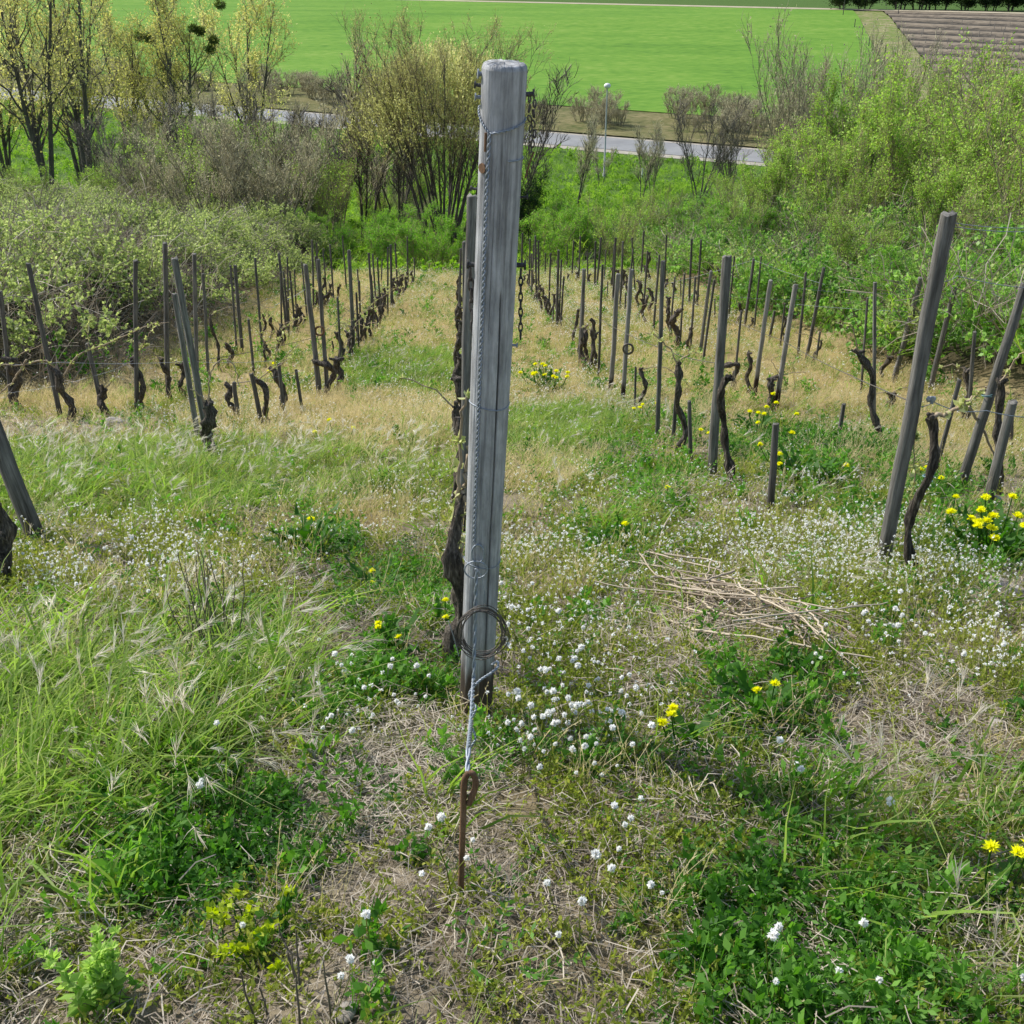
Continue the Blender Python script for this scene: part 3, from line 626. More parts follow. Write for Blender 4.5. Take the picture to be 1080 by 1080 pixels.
def bank(name, label, cat, protos, region, seed, dens, hmax, tint0=.5, y=(8, 50), xl=(-34, 34), face=None):
    rng = R(seed); n = int((y[1] - y[0])*(xl[1] - xl[0])*dens); x = rng.uniform(*xl, n); yy = rng.uniform(*y, n)
    k = region(x, yy, rng); x, yy = x[k], yy[k]; nz = vnoise(x, yy, .33, seed); n2 = vnoise(x, yy, .9, seed + 3)
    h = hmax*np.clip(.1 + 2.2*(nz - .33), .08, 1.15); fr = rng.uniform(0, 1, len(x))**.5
    if face is not None:
        fw = face(x, yy); k = (fr > .55*fw) | (rng.uniform(0, 1, len(x)) < .38); x, yy, nz, n2, fr, fw = x[k], yy[k], nz[k], n2[k], fr[k], fw[k]; h = np.maximum(h[k], .9*hmax*fw)
    z = terrain(x, yy) + h*fr - .12
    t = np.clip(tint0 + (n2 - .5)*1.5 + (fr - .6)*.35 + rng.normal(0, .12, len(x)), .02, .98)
    rot = np.stack([rng.normal(0, .35, len(x)), rng.normal(0, .35, len(x)), rng.uniform(0, 6.28, len(x))], 1)
    print(name, len(x))
    return scatter(name, label, cat, protos, np.stack([x, yy, z], 1), rot, rng.uniform(.7, 1.25, len(x)), rng.integers(0, len(protos), len(x)), t)

def regL(x, y, rng):
    s = sB(x, y); e = -4.9 - .5*np.sin(y*.9) - .4*np.sin(y*2.1); return (s < e) & (y > 13 + .4*np.sin(x*1.3)) & (x > -.47*y - 4)
def regR(x, y, rng):
    s = sB(x, y); e = 5.9 + .4*np.sin(y*.8) + (y > 26)*.0; return (s > e) & (y > 9.6 + .5*np.sin(x*1.1)) & (x < .52*y + 5)
bank('bramble_bank', 'dusty pale green bramble thicket on the left bank', 'brambles', [bramble_proto(160 + i, 'bramL', ll=(.035, .065)) for i in range(5)] + [drystem_proto(170, n=10)], regL, 5, 16, 1.15, y=(12, 46), xl=(-30, -3), face=lambda x, y: np.maximum(1 - sstep(-7.2, -5.6, sB(x, y))*0 - sstep(5.6, 7.0, -sB(x, y)), 1 - sstep(13.6, 15, y))*(y < 24))
bank('green_bramble_slope', 'fresh green bramble leaves covering the right slope', 'brambles', [bramble_proto(180 + i, 'bram', ll=[(.05, .09), (.035, .06), (.06, .1), (.04, .07)][i]) for i in range(4)] + [bramble_proto(186, 'bramL', ll=(.04, .07)), drystem_proto(187, n=12), grass_proto(188, n=20, L=(.3, .8), w=(.012, .02), r=.25, mats=('fargrass', 'fargrass'), bias=(.1, 0, 0))], regR, 9, 15, 1.25, y=(9, 52), xl=(3, 34), tint0=.42)
def regF(x, y, rng):
    s = sB(x, y); return (s < -4.7) & (s > -8) & (y > 12.6) & (y < 23) | (s < -4.9) & (y > 12.4) & (y < 14.6)
bank('dead_bramble_stems', 'tangle of grey brown dead stems under the left bramble bank', 'brambles', [drystem_proto(220 + i, n=22, L=(.3, .9)) for i in range(3)] + [bramble_proto(224, 'herb', ll=(.03, .05), n=5)], regF, 17, 9, .9, .3, y=(12, 24), xl=(-16, -3))
def regB(x, y, rng):
    s = sB(x, y); rdist = (x - 27)*rn[0] + (y - 124)*rn[1]
    return ((y > 33.5 + .6*np.sin(x)) & (s > -5) & (s < 7) | (y > 46)) & (rdist < -7) & (np.abs(x) < .5*y + 8)
bank('valley_grass', 'tall rough green grass and herbs below the vineyard', 'grass', [grass_proto(200 + i, n=22, L=(.3, .9), w=(.02, .035), r=.4, mats=('fargrass', 'fargrass'), bias=(.1, 0, 0)) for i in range(3)] + [bramble_proto(210, 'fargrass', ll=(.1, .16), L=(.4, .8), r=.4, per=8)], regB, 13, 1.25, .55, y=(33, 172), xl=(-95, 62))

# ------------------------------------------------------------------ stakes
def stake_mesh(h, r0, r1, seed, sides=9, flat=0):
    rng = R(seed); k = max(5, int(h/.12)); t = np.linspace(0, 1, k)
    th = np.arange(sides)*2*np.pi/sides; prof = 1 + rng.normal(0, .07, sides)
    wob = np.cumsum(rng.normal(0, r0*.07, (k, 2)), 0); wob -= np.linspace(0, 1, k)[:, None]*wob[-1]
    rad = (r0 + (r1 - r0)*t)[:, None]*prof[None]*(1 + rng.normal(0, .03, (k, sides)))
    V = np.stack([rad*np.cos(th) + wob[:, :1], rad*np.sin(th) + wob[:, 1:], np.repeat((t*h)[:, None], sides, 1)], -1)
    V[-1, :, 2] += rng.normal(0, r1*.25, sides); V[0, :, 2] -= .12
    i = np.arange(k - 1)[:, None]*sides; j = np.arange(sides)[None]; j2 = (j + 1) % sides
    g = Geo().add(V, np.stack([i + j, i + j2, i + sides + j2, i + sides + j], -1).reshape(-1, 4))
    top = V[-1]*np.array([.86, .86, 1]) + np.array([0, 0, r1*.14]); c = top.mean(0)[None]; tv = np.concatenate([V[-1], top, c])
    a = np.arange(sides); b = (a + 1) % sides
    g.add(tv, np.stack([a, b, sides + b, sides + a], 1), np.stack([sides + a, sides + b, np.full(sides, 2*sides)], 1))
    return g

def lean_frame(B, T):
    d = (T - B); h = d.length
    return h, Vector((0, 0, 1)).rotation_difference(d.normalized())

STAKES, VINES = [], []
def stake(bx, by, tx, ty, w, tone=.8, label=None, pale=False, w1=None, back=0.):
    B = ground(bx, by); T = on_plane(tx, ty, B.y - back); zb, zt = depth(B), depth(T)
    h, q = lean_frame(B, T); r0 = w*zb/FPX/2
    tn = (tone*1.0, tone*.99, tone*.97)
    o = stake_mesh(h, r0, (w1*zt/FPX/2 if w1 else r0*.9), len(STAKES)*7 + 3).obj('vineyard_stake', M['stake_pale' if pale else 'stake'])
    o.location = B; o.rotation_mode = 'QUATERNION'; o.rotation_quaternion = q; o.color = (*tn, 1)
    STAKES.append((o, bx, by, tx, ty, w, label)); return o

sk = stake
# left side
sk(38, 572, -78, 262, 19, .8, 'thick grey stake at the left picture edge, leaning out of view', w1=20)
sk(64, 439, 30, 278, 5.5, .6); sk(13, 430, 0, 307, 5, .6); sk(110, 439, 92, 362, 5, .7); sk(144, 434, 143, 275, 5, .6)
sk(177, 422, 174, 256, 5, .65); sk(221, 474, 184, 273, 7.5, .95, 'long grey stake leaning left over a thick vine stump'); sk(210, 469, 184, 310, 6, .95, 'shorter grey stake beside the long one that leans over the stump')
sk(208, 415, 205, 268, 4.5, .9); sk(220, 403, 214, 289, 3.5, .7); sk(250, 373, 243, 280, 2.5, .6); sk(256, 373, 248, 280, 3.5, .65)
sk(268, 396, 262, 337, 3, .6); sk(277, 373, 269, 272, 2.6, .55); sk(252, 447, 247, 403, 5, .6, 'stubby grey stake end beside a cut vine in the tall grass'); sk(277, 455, 265, 394, 4.5, .5)
sk(319.5, 437, 312, 390, 3.5, .5, 'short lone dark stake standing in straw left of the big post'); sk(300.5, 442, 294, 384, 4.5, .5); sk(302, 349, 294, 267, 3, .65); sk(297, 351, 296, 287, 2, .55)
sk(305, 345, 303, 272, 2, .55); sk(313, 340, 310.5, 284, 1.8, .5); sk(337, 422, 322, 279, 6, .75, 'stout grey stake with a curved vine arm reaching its neighbour', w1=5); sk(331, 329, 329, 253, 2.4, .6)
sk(335, 300, 334, 256, 2, .5); sk(346, 421, 335.5, 274, 5, .7, 'stout grey stake behind the vine with a hooked arm', w1=4); sk(345.5, 322, 340.5, 262, 1.5, .5); sk(352, 318, 348, 258, 2, .55)
sk(365.5, 308, 361, 249, 1.8, .5); sk(373, 374, 368, 264, 4.2, .75); sk(380, 329, 377, 284, 1.8, .5); sk(394, 351, 389, 267, 2.6, .55); sk(397, 330, 393, 268, 1.8, .6)
sk(402, 300, 403, 274, 1.6, .5); sk(409, 334, 409, 261, 2.1, .5); sk(413, 328, 412, 258, 2.4, .5); sk(419.5, 312, 417, 257, 2, .55); sk(430.5, 303, 429.5, 250, 1.8, .55); sk(437, 300, 437, 272, 1.4, .55)
# centre row behind the big post
sk(488, 560, 498, 208, 12, 1.0, 'weathered stake close behind the big post, darker and shorter', w1=12.5); sk(489, 420, 489, 255, 4, .7); sk(484, 352, 486, 262, 2.6, .6)
# right side, far
for a in [(550, 290, 551, 246, 2), (558, 308, 559, 252, 2), (566, 323, 564.5, 249, 2.4), (568, 324, 568, 254, 2), (583, 345, 584, 320, 1.6), (587, 349, 589, 264, 3), (575, 292, 575, 267, 1.6), (598, 283, 598, 258, 1.5),
          (603, 293, 605, 254, 2), (610, 297, 612, 249, 2), (620, 304, 619.5, 266, 1.6), (627, 306, 628, 255, 2), (629, 307, 634, 250.5, 2.2), (637, 297, 639, 264, 1.5), (642, 285, 642.5, 261, 1.4), (646.5, 322, 649.5, 251, 2.5),
          (654, 326, 657, 255, 2.4), (640.5, 316, 641, 297, 1.4), (670, 312, 666.5, 251, 1.6), (676, 292, 679, 244, 2), (693, 291, 692.5, 266, 1.4), (701, 306, 703, 248, 1.8), (689, 349, 695.5, 269, 2.6), (659, 330, 660, 309, 1.8),
          (718, 317, 718, 293, 1.5), (726.5, 322, 729.5, 252, 2.6), (735, 325, 739.5, 253, 2.4), (747, 288, 749.5, 256, 1.6), (768, 339, 774.5, 270, 2), (785, 348, 795, 273, 3), (795, 350, 803, 270.5, 2), (754, 339, 754, 315, 1.6)]:
    sk(*a, tone=random.uniform(.4, .62))
pr = random.Random(8)
for k in range(24):
    u = pr.random()
    x, y = [(np.interp(u, [0, .4, 1], [362, 385, 436]), np.interp(u, [0, .4, 1], [392, 356, 303])), (np.interp(u, [0, 1], [285, 350]), np.interp(u, [0, 1], [372, 318])), (np.interp(u, [0, 1], [620, 556]), np.interp(u, [0, 1], [385, 306])), (np.interp(u, [0, 1], [730, 645]), np.interp(u, [0, 1], [375, 305]))][k % 4]
    x += pr.uniform(-4, 4); hh = (95 - 42*u)*pr.uniform(.7, 1.0); sk(x, y, x + pr.uniform(-1, 3) + (x - 540)*.03, y - hh, 2.6 - 1.0*u, pr.uniform(.4, .65))
sk(611.5, 386, 616, 284, 4.2, .75); sk(631, 402, 635.5, 279, 3, .45); sk(643.5, 418, 652, 289, 5.2, .85, 'grey stake with dark foot, left of the one wearing a wire hoop', True)
sk(657, 427, 666, 284, 5, .95, 'pale blue grey stake with dark foot wearing a small wire hoop', True); sk(669, 440, 670.5, 387, 2.4, .45); sk(693, 466, 699, 275, 5.2, .7, 'tall slim dark stake in the middle right row, before short lone stake')
sk(709, 471, 713, 420, 4.5, .5, 'low stake half hidden beside the vine with a bowed trunk'); sk(729, 491, 727, 423, 4.6, .55, 'short lone grey stake right of the vine with bowed trunk')
sk(738, 377, 750, 286, 4, .8); sk(740.5, 387, 753.5, 295.5, 3, .5); sk(751, 507, 767, 271, 10, .82, 'stout greenish grey stake with twisted vine at its foot', w1=10.5); sk(774, 411, 782, 328, 2.6, .5)
sk(796, 417, 813, 295.5, 5, 1.0, 'pale stake with dark foot, left of the matching pale one', True); sk(818, 432, 839, 300, 5, 1.0, 'pale stake with dark foot leaning right behind short dark stake', True)
sk(812, 541, 818, 447, 8, .55, 'short dark stake standing alone before the yellow dandelions', w1=7); sk(841, 379, 850, 287, 3, .55); sk(850, 380, 869, 282, 4, .55); sk(860, 385, 865, 350, 2.4, .5); sk(822, 369, 828, 320, 2.2, .5)
sk(811, 361, 817, 328, 3, .45)
sk(883, 472, 890, 426, 4.5, .55, 'short grey stake in the dry grass left of the long leaning one'); sk(908, 415, 915, 314, 2.6, .55); sk(922, 461, 923, 298, 4.2, .85, 'slim upright pale stake behind a dark crooked vine'); sk(942, 403, 971, 293, 6, .8)
sk(930, 600, 1000, 227, 14, .8, 'longest grey stake at right, cracked along its length and leaning right', w1=16); sk(980, 415, 1007, 303, 5.5, .7); sk(1021, 449, 1028, 350, 4, .6); sk(986, 498, 1012, 401, 5, .6)
sk(1012, 516, 1081, 300, 10, .75, 'thick mossy stake leaning right, tied with thin blue cord'); sk(1042, 529, 1068, 425, 11, .8, 'stout leaning stake at right edge held by a metal wire tensioner'); sk(1066, 471, 1068, 422, 4, .55)

# the cracked post's dark split: a second narrow board standing against it
def ordn(n): return f"{n}{'th' if 10 <= n % 100 <= 20 else {1: 'st', 2: 'nd', 3: 'rd'}.get(n % 10, 'th')}"
def autolabel(items, what, regions, cat, style):
    pools = {}
    for it in items:
        o, bx, by = it[0], it[1], it[2]
        for key, fn, where in regions:
            if fn(bx, by): pools.setdefault((key, where), []).append(it); break
    for (key, where), L in pools.items():
        L.sort(key=lambda i: i[1])
        for n, it in enumerate(L, 1):
            lab = it[6] if it[6] else f"{style(it)}, {ordn(n)} from left among {where}"
            tag(it[0], lab, cat, key)
def sstyle(it):
    o, bx, by, tx, ty, w, _ = it; ln = (tx - bx)/max(by - ty, 1)
    return f"{'short' if by - ty < 45 else 'tall'} {'dark' if o.color[0] < .58 else 'grey'} stake"
autolabel(STAKES, 'stake', [('stakes of the far left rows', lambda x, y: x < 480 and y < 360, 'far stakes left of big post'), ('stakes of the near left rows', lambda x, y: x < 480, 'nearer stakes left of big post'),
                            ('stakes of the middle row', lambda x, y: x < 500, 'stakes behind the big post'),
                            ('stakes of the far right rows', lambda x, y: y < 352 and x < 690, 'far stakes just right of big post'), ('stakes before the right shrubs', lambda x, y: y < 352, 'far stakes before right bramble slope'),
                            ('stakes of the near right rows', lambda x, y: True, 'nearer stakes right of big post')], 'stake', sstyle)

# ------------------------------------------------------------------ vines
def vine(pts, w, label=None, canes=1, leafy=0, tone=1.55, seed=None, w1=None, group=None, spurs=True):
    seed = len(VINES)*13 + 5 if seed is None else seed; rng = R(seed)
    B = ground(*pts[0]); P = [B] + [on_plane(x, y, B.y) for x, y in pts[1:]]
    P = np.array([p[:] for p in P]); h = P[-1, 2] - P[0, 2]; dz = depth(B); w = w*.95
    t = np.concatenate([[0], np.cumsum(np.linalg.norm(np.diff(P, axis=0), axis=1))]); tl = t[-1]; K = max(12, int(tl/.028))
    tt = np.linspace(0, tl, K); Q = np.stack([np.interp(tt, t, P[:, i]) for i in range(3)], 1)
    for _ in range(2): Q[1:-1] = (Q[:-2] + 2*Q[1:-1] + Q[2:])/4
    r = w*dz/FPX/2; amp = min(r*1.1, .03); ph = rng.uniform(0, 6.28, 4); s = tt/tl
    env = np.sin(np.pi*np.clip(s, 0, 1))**.5
    Q[:, 0] += amp*env*np.sin(s*rng.uniform(5, 9) + ph[0]); Q[:, 1] += amp*1.3*env*np.sin(s*rng.uniform(4, 8) + ph[1])
    rad = r*np.interp(s, [0, .12, .6, .9, 1], [1.25, 1, .85, 1.05 if w1 is None else w1/w, .8 if w1 is None else w1/w*.8])*(1 + .16*np.sin(s*23 + ph[2]) + rng.normal(0, .08, K))
    Q[0, 2] -= .06; org = Q[0].copy() + np.array([0, 0, .06])
    e = empty('grape_vine', org, None, None)
    g = Geo(); sides = 14
    tubes(g, Q - org, rad, sides)
    v = g.v[0].reshape(K, sides, 3); c = (Q - org)[:, None]; kn = 1 + .2*np.sin(np.arange(sides)*2.1 + s[:, None]*7)*rng.uniform(.4, 1, (1, sides)) + .16*np.sin(np.arange(sides)*4.9 + s[:, None]*11) + .2*np.sin(s*31 + ph[3])[:, None]*np.sin(np.arange(sides)*.9 + 2) + rng.normal(0, .07, (K, sides)); g.v[0] = (c + (v - c)*kn[..., None]).reshape(-1, 3).astype(np.float32)
    top = Q[-1] - org
    for _ in range(3 if spurs else 0):            # knobbly pruned head and spurs
        d = nrm(np.array([rng.normal(), rng.normal()*.6, rng.uniform(.1, 1)])); l = r*rng.uniform(1.2, 2.6)
        tubes(g, np.stack([top - d*r*.3, top + d*l*.5, top + d*l]), np.array([r*.85, r*.7, r*.5])*rng.uniform(.7, 1.1), 7)
    tr = g.obj('trunk', M['vine'], e); tr.color = (tone, tone*.98, tone*.95, 1)
    for k in range(canes):
        a = rng.choice([-1, 1]); L = rng.uniform(.25, .6); n = 9; u = np.linspace(0, 1, n)
        el = rng.uniform(.5, 1.3); C = np.stack([a*L*u*math.cos(el)*1.0, rng.normal()*.15*L*u, L*(u*math.sin(el) - rng.uniform(.1, .75)*u**2)], 1) + top
        C += rng.normal(0, .006, C.shape)
        gc = Geo(); tubes(gc, C, np.linspace(.0062, .0035, n), 6)
        co = gc.obj('cane', M['cane'], e)
        if leafy:
            buds(C, co, rng, leafy)
    VINES.append((e, pts[0][0], pts[0][1], pts[-1][0], pts[-1][1], w, label))
    return e

def buds(C, parent, rng, n, size=.028):
    C = np.asarray(C)
    for _ in range(n):
        s = rng.uniform(.15, 1)*(len(C) - 1)*.999; k = int(s); p = C[k]*(1 - s + k) + C[k + 1]*(s - k); m = 6
        g = Geo(); leaves(g, np.repeat(p[None], m, 0) + rng.normal(0, .002, (m, 3)), rng.normal(size=(m, 3)) + np.array([0, 0, .6]), rng.uniform(.7, 1.4, m)*size, size*.8, rng, rng.uniform(.2, .9, m))
        g.obj('leaf_bud', M['l_vinebud'], parent)

v = vine
v([(10, 614), (-3, 570), (-24, 500)], 18, 'thick dark vine trunk cut off by the left picture edge', 0)
v([(18, 431), (14, 395), (12, 380)], 9, None, 1, 3); v([(76, 447), (70, 425), (66, 405), (60, 392)], 8, 'dark vine bearing a long pale budding cane to the left', 0); v([(111, 440), (109, 428), (109, 413)], 8, None, 1, 5); v([(151, 434), (149, 405), (144, 388), (139, 378)], 6, None, 1, 5)
v([(184, 426), (177, 405), (170, 380)], 5, None, 1, 4); v([(224, 484), (219, 455), (220, 430)], 12, 'thick black vine stump under the long leaning grey stake', 1, 0, w1=13); v([(233, 392), (227, 360), (222, 333)], 3, None, 1, 2)
v([(242, 388), (243, 372), (240, 364)], 5, None, 1, 0); v([(247, 446), (245, 428), (242, 408)], 6, 'cut vine with one pale cane arching over in the grass', 1, 2); v([(284, 452), (281, 425), (277, 405), (272, 402)], 6, None, 1, 3)
v([(303, 438), (296, 415), (291, 392)], 7, None, 2, 4); v([(276, 359), (279, 345), (278, 334)], 2.6, None, 1, 3); v([(285.5, 358), (286, 335)], 3.5, None, 1, 3); v([(194, 420), (192, 400), (191, 385)], 5, None, 1, 2)
v([(320, 338), (315, 334), (314, 323)], 2.6, None, 0); v([(347, 424), (345, 408), (350, 394), (347, 385), (341, 382), (334, 383)], 6.5, 'vine with a hooked arm reaching over to the stout grey stake', 0)
v([(358, 411), (357, 395), (355.5, 380)], 7, 'black knobbly vine stump near the silvery grass patch', 0); v([(362, 384), (361, 368)], 4, None, 1); v([(368, 373), (366.5, 352)], 4, None, 0); v([(352, 379), (350.5, 360)], 1.6, None, 0)
for a in [(331, 329, 334, 309, 2.2), (343, 322, 342, 294, 2.5), (348, 323, 348, 301, 2.5), (355, 318, 359, 301, 2.6), (371, 370, 371, 346, 3.4), (378, 367, 383, 338, 3.2), (391, 358, 392, 326, 3.6), (400, 345, 399, 314, 3.2), (405, 338, 404, 313, 3), (415, 326, 414, 298, 3),
          (420, 319, 419, 295, 3), (424, 312, 424, 290, 3), (429, 307, 430, 288, 3), (434, 303, 434, 287, 2.6), (384, 362, 386, 342, 3), (396, 350, 396, 330, 3)]:
    v([(a[0], a[1]), ((a[0] + a[2])/2 + random.uniform(-2, 2), (a[1] + a[3])/2), (a[2], a[3])], a[4], None, 1 if a[2] > 380 else 0, 6 if a[2] > 400 else 1)
vr = random.Random(5)
for k in range(30):      # the close packed left rows, running down to the bushes
    u = vr.random(); row = k % 2
    x, y = (np.interp(u, [0, .35, .7, 1], [357, 378, 405, 436]), np.interp(u, [0, .35, .7, 1], [392, 362, 330, 301])) if row == 0 else (np.interp(u, [0, .5, 1], [262, 312, 352]), np.interp(u, [0, .5, 1], [405, 352, 316]))
    x += vr.uniform(-4, 4); hh = (36 if row == 0 else 30)*(1 - .45*u)
    v([(x, y), (x + vr.uniform(-3, 3), y - hh*.5), (x + vr.uniform(-4, 4), y - hh*vr.uniform(.8, 1.1))], vr.uniform(2.4, 3.8)*(1.15 - .4*u), None, vr.choice([1, 1, 2]), 3)
for k in range(20):      # the right rows
    u = vr.random(); row = k % 2
    x, y = (np.interp(u, [0, .5, 1], [626, 585, 557]), np.interp(u, [0, .5, 1], [392, 345, 305])) if row == 0 else (np.interp(u, [0, .5, 1], [745, 690, 640]), np.interp(u, [0, .5, 1], [392, 335, 300]))
    x += vr.uniform(-4, 4); hh = 38*(1 - .45*u)
    v([(x, y), (x + vr.uniform(-4, 4), y - hh*.5), (x + vr.uniform(-4, 4), y - hh*vr.uniform(.8, 1.1))], vr.uniform(2.4, 3.8)*(1.15 - .4*u), None, vr.choice([1, 1, 2]), 2)
# centre row, seen along the left edge of the big post
v([(471, 700), (480, 655), (484, 610), (486, 570), (487, 520)], 22, 'thick vine trunk hugging the left side of the big post', 0, tone=1.7, w1=9, spurs=False)
v([(483, 540), (485, 500), (486, 470), (484, 440)], 10, None, 0, 3, tone=1.5, spurs=False)
for y_, h_, w_ in ((470, 70, 8), (440, 62, 7), (408, 55, 6), (385, 45, 5), (365, 40, 4.5), (345, 34, 4), (330, 30, 3.4), (316, 26, 3)): v([(484, y_), (484 + vr.uniform(-2, 2), y_ - h_*.5), (485 + vr.uniform(-2, 2), y_ - h_)], w_, None, 1 if y_ < 400 else 0, 3, tone=1.4)
v([(482, 505), (484, 470), (482, 430)], 7, None, 1, 3, tone=1.3); v([(483, 420), (484, 395), (486, 375)], 5, None, 0); v([(485, 352), (487, 330)], 3, None, 0)
# right rows
for a in [(569.5, 332, 569.5, 302, 2.6), (574, 334, 573, 306, 2.4), (578, 338, 577, 319, 2.6), (553, 303, 553, 292, 2.2), (562, 312, 562, 291, 2.4), (558, 306, 557, 290, 2.2), (681, 298, 680.5, 281, 2.4), (704.5, 310.5, 703, 295, 2.4), (713, 313, 710, 300, 2.6), (737, 325, 735, 308, 3),
          (777, 343, 781, 322, 3.2), (789, 350, 794, 336, 2.4), (827, 360, 828, 335, 2.6), (601, 300, 599, 290, 2), (620, 305, 622, 290, 2.2), (643, 290, 645, 283, 1.8), (609, 297, 609, 288, 2)]:
    v([(a[0], a[1]), ((a[0] + a[2])/2 + random.uniform(-1.5, 1.5), (a[1] + a[3])/2), (a[2], a[3])], a[4], None, random.choice([0, 1]), 2)
v([(684.5, 300), (684, 282), (684.5, 267)], 2.6, None, 0); v([(621, 395), (625, 380), (628, 368), (623, 352), (626, 339)], 4.5, 'S shaped dark vine in the middle right row', 0); v([(616, 390), (614, 375), (614, 359)], 3.5, None, 0)
v([(672, 339), (677, 327), (683, 314)], 3, 'leaning half of a pair of vines crossed like an X', 0); v([(681, 344), (679, 330), (677, 316)], 3, 'upright half of a pair of vines crossed like an X', 0)
v([(704.5, 353), (706, 335), (705, 315)], 4, None, 0); v([(714, 368), (713, 350), (709, 340), (714, 330)], 6.5, 'swollen black vine with hooked head in the middle right rows', 0)
v([(671, 438), (678, 420), (679, 405), (676, 390)], 4.5, 'vine bowed like a bow beside a thin low stake', 1, 2); v([(713, 478), (721, 460), (723, 442), (716, 424), (712, 405), (715, 385)], 6.5, 'dark vine with a strongly bowed trunk and forked head', 2, 4)
v([(771, 514), (772, 482), (765, 460), (757, 433), (758, 417), (766, 400)], 8, 'twisted vine wound against the stout greenish stake', 0, tone=1.25); v([(774, 411), (778, 390), (775, 382), (764, 386)], 5, 'vine with a level arm pointing left at stout stake', 0)
v([(791, 414), (790, 392), (789, 373)], 4.5, None, 0, 2); v([(814, 432), (811, 418), (814, 400)], 7.5, 'stumpy black vine beside the right pale dark footed stake', 1, 0); v([(855, 384), (862, 372), (866, 360)], 2.6, None, 1, 0)
v([(930, 475), (927, 445), (920, 425), (918, 395), (905, 372)], 6.5, 'dark crooked vine in front of the slim upright pale stake', 1, 3); v([(929, 403), (934, 388), (937, 377)], 5, None, 1, 3); v([(938, 432), (939, 416)], 6, None, 2, 8)
v([(968, 612), (956, 590), (955, 572), (968, 540), (982, 500), (982, 440)], 9.5, 'tall bent vine behind the longest leaning grey stake', 0, tone=1.2); v([(1050, 520), (1056, 450), (1055, 404)], 8, None, 1, 3); v([(1019, 445), (1018, 420), (1019, 392)], 6, None, 1, 3)
def vstyle(it): return 'gnarled dark vine'
autolabel(VINES, 'vine', [('vines of the far left rows', lambda x, y: x < 465 and y < 366, 'far vines left of big post'), ('vines of the near left rows', lambda x, y: x < 465, 'nearer vines left of big post'), ('vines of the middle row', lambda x, y: x < 500, 'vines behind the big post'),
                          ('vines of the far right rows', lambda x, y: y < 350, 'far vines right of big post'), ('vines of the near right rows', lambda x, y: True, 'nearer vines right of big post')], 'vine', vstyle)

# free standing budding canes tied along the wires
def cane_thing(pix, by, label, r=.006, n=20, name='budding_cane', cat='vine cane', size=.03):
    B = ground(*by); P = np.array([on_plane(x, y, B.y)[:] for x, y in pix]); k = 24
    t = np.concatenate([[0], np.cumsum(np.linalg.norm(np.diff(P, axis=0), axis=1))]); tt = np.linspace(0, t[-1], k)
    Q = np.stack([np.interp(tt, t, P[:, i]) for i in range(3)], 1)
    for _ in range(2): Q[1:-1] = (Q[:-2] + 2*Q[1:-1] + Q[2:])/4
    org = Q[0].copy(); e = empty(name, org, label, cat, 'loose vine canes'); rng = R(int(pix[0][0]) + 77); Q = Q - org + rng.normal(0, .004, Q.shape)
    g = Geo(); tubes(g, Q, np.linspace(r*1.25, r*.6, k), 7); c = g.obj('cane', M['cane'], e)
    if n: buds(Q, c, rng, n, size)
    return e
cane_thing([(66, 398), (50, 378), (22, 386), (0, 384), (-40, 388)], (76, 447), 'pale budding cane trained left along the wire', .008, 9)
cane_thing([(28, 380), (12, 405), (-8, 420)], (76, 447), 'pale bare cane dropping to the left picture edge', .009, 2)
cane_thing([(66, 398), (80, 374), (110, 364), (140, 350), (165, 339)], (76, 447), 'long budding cane running right and upward from the left vine', .007, 16)
cane_thing([(94, 368), (92, 345), (97, 330)], (111, 440), 'upright budding shoot above the second left vine', .004, 6)
cane_thing([(144, 380), (152, 360), (165, 342), (178, 340)], (151, 434), 'budding cane curving up to the tall thin stake', .005, 9)
cane_thing([(220, 428), (221, 395), (230, 379), (240, 378), (250, 390), (252, 408)], (224, 484), 'pale cane arching from black stump to the next cut vine', .006, 0)
cane_thing([(289, 395), (291, 370), (295, 355), (303, 351)], (303, 438), 'pale upright cane leaning right above the left vines', .005, 6)
cane_thing([(983, 438), (995, 437), (1010, 431), (1025, 420), (1040, 408)], (968, 612), 'brown cane bending right from the tall bent vine', .008, 6)
cane_thing([(1022, 428), (1035, 450), (1048, 480), (1056, 500)], (1012, 516), 'pale bare cane slanting down to the tensioner stake', .008, 0)
cane_thing([(957, 590), (962, 520), (965, 470), (962, 430), (968, 408)], (956, 602), 'thin leafy shoot climbing beside the longest leaning stake', .003, 16, size=.026)
cane_thing([(487, 590), (484, 560), (488, 530), (493, 495), (496, 470)], (471, 700), 'smooth tan cane rising beside the big post from the thick vine', .009, 2)
cane_thing([(486, 585), (482, 540), (483, 500), (486, 450), (491, 418)], (471, 700), 'thin dark cane bowed along the left side of big post', .006, 8)
cane_thing([(837, 432), (838, 405), (837, 378)], (838, 437), 'thin dead twig standing alone in the dry grass', .003, 0)
cane_thing([(832, 405), (822, 395), (812, 378), (838, 372)], (818, 432), 'thin cane looped between stumpy vine and pale stake', .004, 0)

